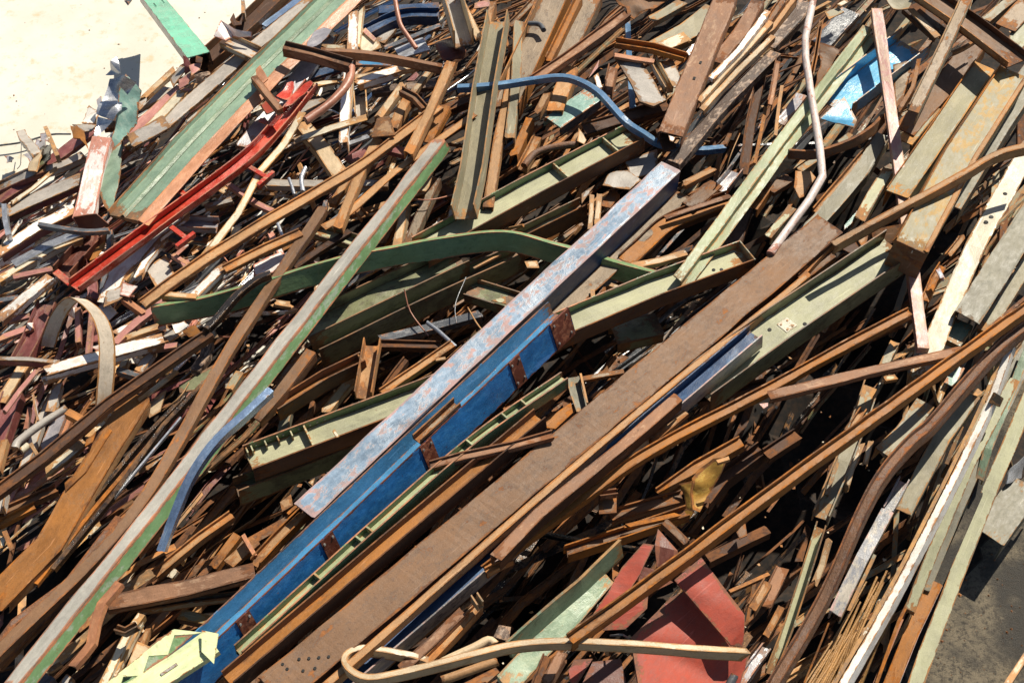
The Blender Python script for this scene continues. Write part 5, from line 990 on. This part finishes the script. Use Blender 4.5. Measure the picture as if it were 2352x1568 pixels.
PL([(2060, 180), (2140, 90), (2160, 210), (2090, 240)], .1, 'rust_brown', 'brown eyelet plate in the dark hollow')
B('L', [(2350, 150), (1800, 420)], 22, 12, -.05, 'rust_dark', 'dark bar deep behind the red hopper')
B('L', [(2350, 640), (2200, 880)], 24, 8, .3, 'rust_tan', 'tan flat bar right of the red hopper')
B('C', [(2360, 560), (2000, 720)], 8, 5, .15, 'rust_tan', 'thin tan lath right of the red hopper')
B('H', [(2330, 1250), (2100, 1568)], 26, 10, .25, 'lavender', 'lavender grey strip right of the red hopper')
B('O', [(2040, 1480), (1990, 1580)], 22, None, .3, 'grey_dark', 'black tube end at the bottom right of the hopper')
T(3, 3)
B('U', [(480, 140), (330, 620), (180, 1080), (20, 1480)], 26, 9, .28, 'olive', 'olive channel with a curled lip left of the pitted angle iron', bow=0)
B('flat', [(560, 260), (500, 480), (430, 650)], 16, 5, .40, 'cream_tan', 'tan tongue lying in the olive channel', jag=.1)
B('C', [(1100, -20), (860, 420), (620, 930)], 30, 12, .40, 'grey_blue', 'grey blue worn channel with a pink stained end', bow=0, m3='khaki')
B('L', [(980, 390), (740, 900)], 8, 7, .42, 'khaki', 'khaki lip along the grey blue worn channel', bow=0)
B('L', [(130, 520), (-30, 850)], 30, 9, .20, 'rust_pink', 'brown flat bar left of the olive channel', jag=.08)
B('L', [(120, 870), (-20, 1130)], 16, 8, .22, 'rust_tan', 'tan bar left of the olive channel')
B('L', [(380, 1060), (260, 1340)], 10, 6, .35, 'khaki', 'khaki sliver right of the pitted angle iron')
rng_ = random.Random(5)
for i_ in range(26):
    x0 = 1030 + rng_.uniform(-60, 90) - i_*17; y0 = 560 + i_*26 + rng_.uniform(-60, 120)
    x1 = x0 - 470 - rng_.uniform(0, 160); y1 = y0 + 960 + rng_.uniform(0, 200)
    B('O', [(x0, y0), ((x0+x1)/2+20, (y0+y1)/2), (x1, y1)], rng_.uniform(4.2, 6.0), None, .12+.012*(i_ % 7), 'rebar', 'ribbed tan reinforcing rod in the bundle left of the white strip', bow=0, smooth=True, name='reinforcing_rod', cat='rod', group='reinforcing rods in the bundle')
B('L', [(1380, 640), (1200, 1000), (1000, 1560)], 8, 6, .28, 'rust_orange', 'thin orange bar left of the orange rusty channel', bow=0)
B('flat', [(560, 1010), (330, 1568)], 4, 4, .3, 'rust_orange', 'thin loose rod left of the bundle')
B('L', [(2400, 1260), (2180, 1600)], 16, 6, .08, 'cream_tan', 'tan bar lying on the dirt in the bottom right corner')

T()
rng_ = random.Random(9)
for i_ in range(20):
    x0, y0 = rng_.uniform(60, 2250), rng_.uniform(230, 1500); a_ = rng_.uniform(-1.2, 1.4); L_ = rng_.uniform(50, 150)
    if y0 < 420 - .72*x0 + 80 or x0 > 2250 - (y0-900)*.3: continue
    B('O', [(x0, y0), (x0+L_*.5*math.cos(a_)+rng_.uniform(-14, 14), y0-L_*.5*math.sin(a_)+rng_.uniform(-14, 14)), (x0+L_*math.cos(a_), y0-L_*math.sin(a_))], rng_.uniform(2.2, 3.6), None, (rng_.uniform(.1, .4), rng_.uniform(.2, .5), rng_.uniform(.1, .5)), rng_.choice(('rust_tan', 'grey_dark', 'copper_rust')), 'thin bent wire poking out between the larger steel pieces', smooth=True, name='wire', cat='wire', group='loose wires in the heap')
for i_ in range(34):
    x0, y0 = rng_.uniform(60, 1020), rng_.uniform(250, 900)
    if y0 < 470 - .72*x0 + 60 or y0 > 1000 - .35*x0: continue
    n_ = rng_.randint(4, 6); r0 = rng_.uniform(9, 24); ph = rng_.uniform(0, 6)
    PL([(x0 + r0*rng_.uniform(.5, 1.5)*math.cos(ph+k_*6.283/n_), y0 + r0*rng_.uniform(.4, 1.2)*math.sin(ph+k_*6.283/n_)) for k_ in range(n_)], [rng_.uniform(.0, .34) for k_ in range(n_)], rng_.choice(('white', 'galvanised', 'white_pink', 'cream', 'white_rusty', 'maroon', 'grey_beige')), 'small torn flake of sheet metal among the thin strips of the pale slope', th=.005, crumple=.07, name='metal_flake', cat='scrap piece', group='torn flakes among the thin strips')

# ------------------------------------------------------------------ what lies beneath: the packed, uncountable mass of the heap
random.seed(77)
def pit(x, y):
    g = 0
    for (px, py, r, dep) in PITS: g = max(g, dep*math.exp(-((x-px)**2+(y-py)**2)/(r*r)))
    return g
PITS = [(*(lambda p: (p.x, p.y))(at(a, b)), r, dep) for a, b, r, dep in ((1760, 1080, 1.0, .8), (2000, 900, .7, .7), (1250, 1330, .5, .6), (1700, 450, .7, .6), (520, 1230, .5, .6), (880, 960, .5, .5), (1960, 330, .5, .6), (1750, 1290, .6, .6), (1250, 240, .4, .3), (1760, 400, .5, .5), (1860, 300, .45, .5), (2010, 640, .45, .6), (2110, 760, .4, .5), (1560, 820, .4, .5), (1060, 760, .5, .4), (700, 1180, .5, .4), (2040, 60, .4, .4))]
V = []; FA = []; nx, ny = 130, 110; x0, x1, y0, y1 = -9.5, 9.5, -6.5, 8.5
for j in range(ny+1):
    for i in range(nx+1):
        x = x0+(x1-x0)*i/nx; y = y0+(y1-y0)*j/ny; hh = heap(x, y)
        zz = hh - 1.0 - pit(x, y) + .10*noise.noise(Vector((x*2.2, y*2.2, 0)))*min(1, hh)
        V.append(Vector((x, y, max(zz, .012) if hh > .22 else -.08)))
for j in range(ny):
    for i in range(nx):
        a = j*(nx+1)+i; FA.append((a, a+1, a+nx+2, a+nx+1))
k = N('gap_shade'); v = k.n('Attribute', attribute_name='loc').outputs['Vector']  # near-black colour that stands in for deep shade between the pieces
c = k.mix(k.step(k.noise(v, 14, 8, .7), .4, .65), (.008, .006, .005), (.032, .018, .010)); k.l(c, k.b.inputs[0]); k.b.inputs['Roughness'].default_value = .95; MATS['gap_shade'] = k.m
o = link('shade_mound', V, FA, 'gap_shade', None, [tuple(p) for p in V]); o['kind'] = 'structure'  # dark sheet under the pieces, coloured as the shade in the gaps
REG = [  # region centre (photo), spread, materials
    ((250, 520), ('white', 'white', 'cream', 'grey_beige', 'maroon', 'oxide_pink', 'white_pink', 'grey_dark', 'red_oxide', 'galvanised')),
    ((180, 900), ('maroon', 'grey_beige', 'cream', 'rust_dark', 'oxide_pink', 'rust_brown')),
    ((700, 330), ('cream', 'cream_tan', 'rust_tan', 'white', 'white', 'grey_beige', 'grey_dark', 'maroon', 'galvanised', 'rust_dark')),
    ((900, 120), ('navy', 'grey_beige', 'cream', 'rust_dark', 'rust_tan', 'grey_dark')),
    ((1350, 150), ('rust_tan', 'rust_brown', 'rust_grey', 'rust_dark', 'khaki')),
    ((1700, 350), ('rust_dark', 'rust_brown', 'khaki', 'grey_dark')),
    ((2200, 300), ('khaki', 'rust_brown', 'olive_dark', 'rust_dark')),
    ((1000, 700), ('olive_dark', 'rust_brown', 'rust_tan', 'rust_dark')),
    ((900, 900), ('rust_brown', 'rust_dark', 'rust_tan', 'olive_dark')),
    ((500, 1200), ('rust_dark', 'rust_brown', 'rust_tan')),
    ((1800, 1100), ('rust_dark', 'rust_brown', 'black_wet')),
    ((2100, 1100), ('khaki', 'rust_dark', 'olive_dark')),
    ((1300, 1350), ('rust_dark', 'rust_brown', 'black_wet')),
    ((2000, 1450), ('rust_dark', 'rebar', 'rust_brown')),
    ((300, 1450), ('rust_dark', 'rust_brown', 'cream_tan'))]
names = sorted({m for r in REG for m in r[1]}); mi = {m: i for i, m in enumerate(names)}
V = []; FA = []; LOC = []; E = []; MI = []
dirw = (at(1500, 500) - at(900, 1050)); dang = math.atan2(dirw.y, dirw.x)
for _ in range(3300):
    px, py = random.uniform(-60, 2400), random.uniform(-170, 1620)
    p = at(px, py); hh = heap(p.x, p.y)
    if hh < .12: continue
    d2 = [((px-r[0][0])**2+(py-r[0][1])**2)*random.uniform(.6, 1.6) for r in REG]; ms = REG[d2.index(min(d2))][1]
    clutter = (px + py*1.1 < 1300)
    pt = pit(p.x, p.y)
    if not clutter and random.random() < .64 + pt*.5: continue
    if pt > .25 and random.random() < .8: ms = ('rust_dark', 'black_wet', 'rust_dark', 'rust_brown')  # pieces in the pits get darker colours to stand in for deep shade
    L = random.uniform(.5, 1.9) if clutter else random.uniform(1.1, 3.2)
    a = dang + random.gauss(0, .30 if clutter else .16)
    if random.random() < .08: a += random.uniform(-1.5, 1.5)
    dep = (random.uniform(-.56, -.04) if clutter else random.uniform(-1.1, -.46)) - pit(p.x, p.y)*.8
    if hh < .5: dep = random.uniform(-.2, .0)*hh
    t = Vector((math.cos(a), math.sin(a), 0)); A = p - t*L/2; Bp = p + t*L/2
    tilt = random.gauss(0, .06)
    A.z = heap(A.x, A.y)+dep-tilt; Bp.z = heap(Bp.x, Bp.y)+dep+tilt
    if min(heap(A.x, A.y), heap(Bp.x, Bp.y)) < (.12 if clutter else .45): continue
    if min(A.z, Bp.z) < .02: A.z = max(A.z, .02); Bp.z = max(Bp.z, .02)
    sd_ = Vector((-t.y, t.x, 0)); M_ = [A.lerp(Bp, g) for g in (0, .3, .62, 1)]
    for m_ in M_[1:3]: m_ += sd_*random.gauss(0, .02)*L + Vector((0, 0, random.gauss(0, .015)*L))
    F = frames(M_, random.gauss(0, .5))
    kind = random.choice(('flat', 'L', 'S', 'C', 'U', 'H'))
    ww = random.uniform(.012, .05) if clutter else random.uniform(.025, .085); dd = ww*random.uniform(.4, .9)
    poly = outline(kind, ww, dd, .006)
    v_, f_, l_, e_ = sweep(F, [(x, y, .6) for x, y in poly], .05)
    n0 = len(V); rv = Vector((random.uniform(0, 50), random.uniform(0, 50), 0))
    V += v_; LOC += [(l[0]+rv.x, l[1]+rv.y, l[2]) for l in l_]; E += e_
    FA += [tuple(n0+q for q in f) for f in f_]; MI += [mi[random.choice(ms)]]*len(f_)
for _ in range(520):      # flakes and chips
    px, py = random.uniform(-20, 2380), random.uniform(-20, 1590); p = at(px, py, random.uniform(-.5, -.05)); hh = heap(p.x, p.y)
    if hh < .2: continue
    s = random.uniform(.008, .026); n0 = len(V); up = Vector((random.gauss(0, .4), random.gauss(0, .4), 1)).normalized(); X = up.orthogonal().normalized(); X.rotate(Matrix.Rotation(random.uniform(0, 6.28), 3, up)); Y = up.cross(X)
    q = [p+X*s*random.uniform(.6, 1.6)+Y*s*random.uniform(-.4, .4), p+Y*s, p-X*s*random.uniform(.6, 1.4), p-Y*s*random.uniform(.3, 1)]
    V += q+[v-up*.006 for v in q]; LOC += [tuple(v) for v in q]*2; E += [.5]*8
    FA += [(n0, n0+1, n0+2, n0+3), (n0+7, n0+6, n0+5, n0+4)]+[(n0+i, n0+(i+1) % 4, n0+4+(i+1) % 4, n0+4+i) for i in range(4)]
    MI += [mi[random.choice(('cream', 'cream_tan', 'rust_tan', 'rust_brown'))]]*6
o = link('scrap_tangle', V, FA, names, None, LOC, E); o['kind'] = 'stuff'
o.data.polygons.foreach_set('material_index', MI)
o['label'] = 'packed tangle of small rusty steel offcuts and flakes filling the gaps under the long pieces'

V = []; FA = []; E = []
for _ in range(320):
    px, py = random.uniform(2050, 2380), random.uniform(1080, 1600); p = on_plane(px, py, .003); 
    if heap(p.x, p.y) > .5: continue
    s = .004 + .018*random.random()**4; n0 = len(V)
    q = [p+Vector((s*random.uniform(.6, 1.3)*math.cos(a), s*random.uniform(.6, 1.3)*math.sin(a), 0)) for a in (0, 1.6, 3.1, 4.7)]
    V += q + [p+Vector((0, 0, s*random.uniform(.5, 1.1)))]; E += [.5]*5
    FA += [(n0+i, n0+(i+1) % 4, n0+4) for i in range(4)]
for _ in range(420):
    px, py = random.uniform(-20, 700), random.uniform(-20, 520); p = on_plane(px, py, 0)
    dd_ = (p-E1[0]).dot(E1[1])
    if dd_ > .6 or random.random() > math.exp(dd_*.9)+.12: continue
    s = .003 + .016*random.random()**6; n0 = len(V)
    q = [p+Vector((s*random.uniform(.5, 1.5)*math.cos(a), s*random.uniform(.5, 1.5)*math.sin(a), 0)) for a in (0, 1.6, 3.1, 4.7)]
    V += q + [p+Vector((0, 0, s*random.uniform(.3, .9)))]; E += [.5]*5
    FA += [(n0+i, n0+(i+1) % 4, n0+4) for i in range(4)]
o = link('loose_grit', V, FA, 'rust_brown', None, [tuple(v) for v in V], E); o['kind'] = 'stuff'; o['label'] = 'loose grit and rust crumbs scattered on the ground round the heap'
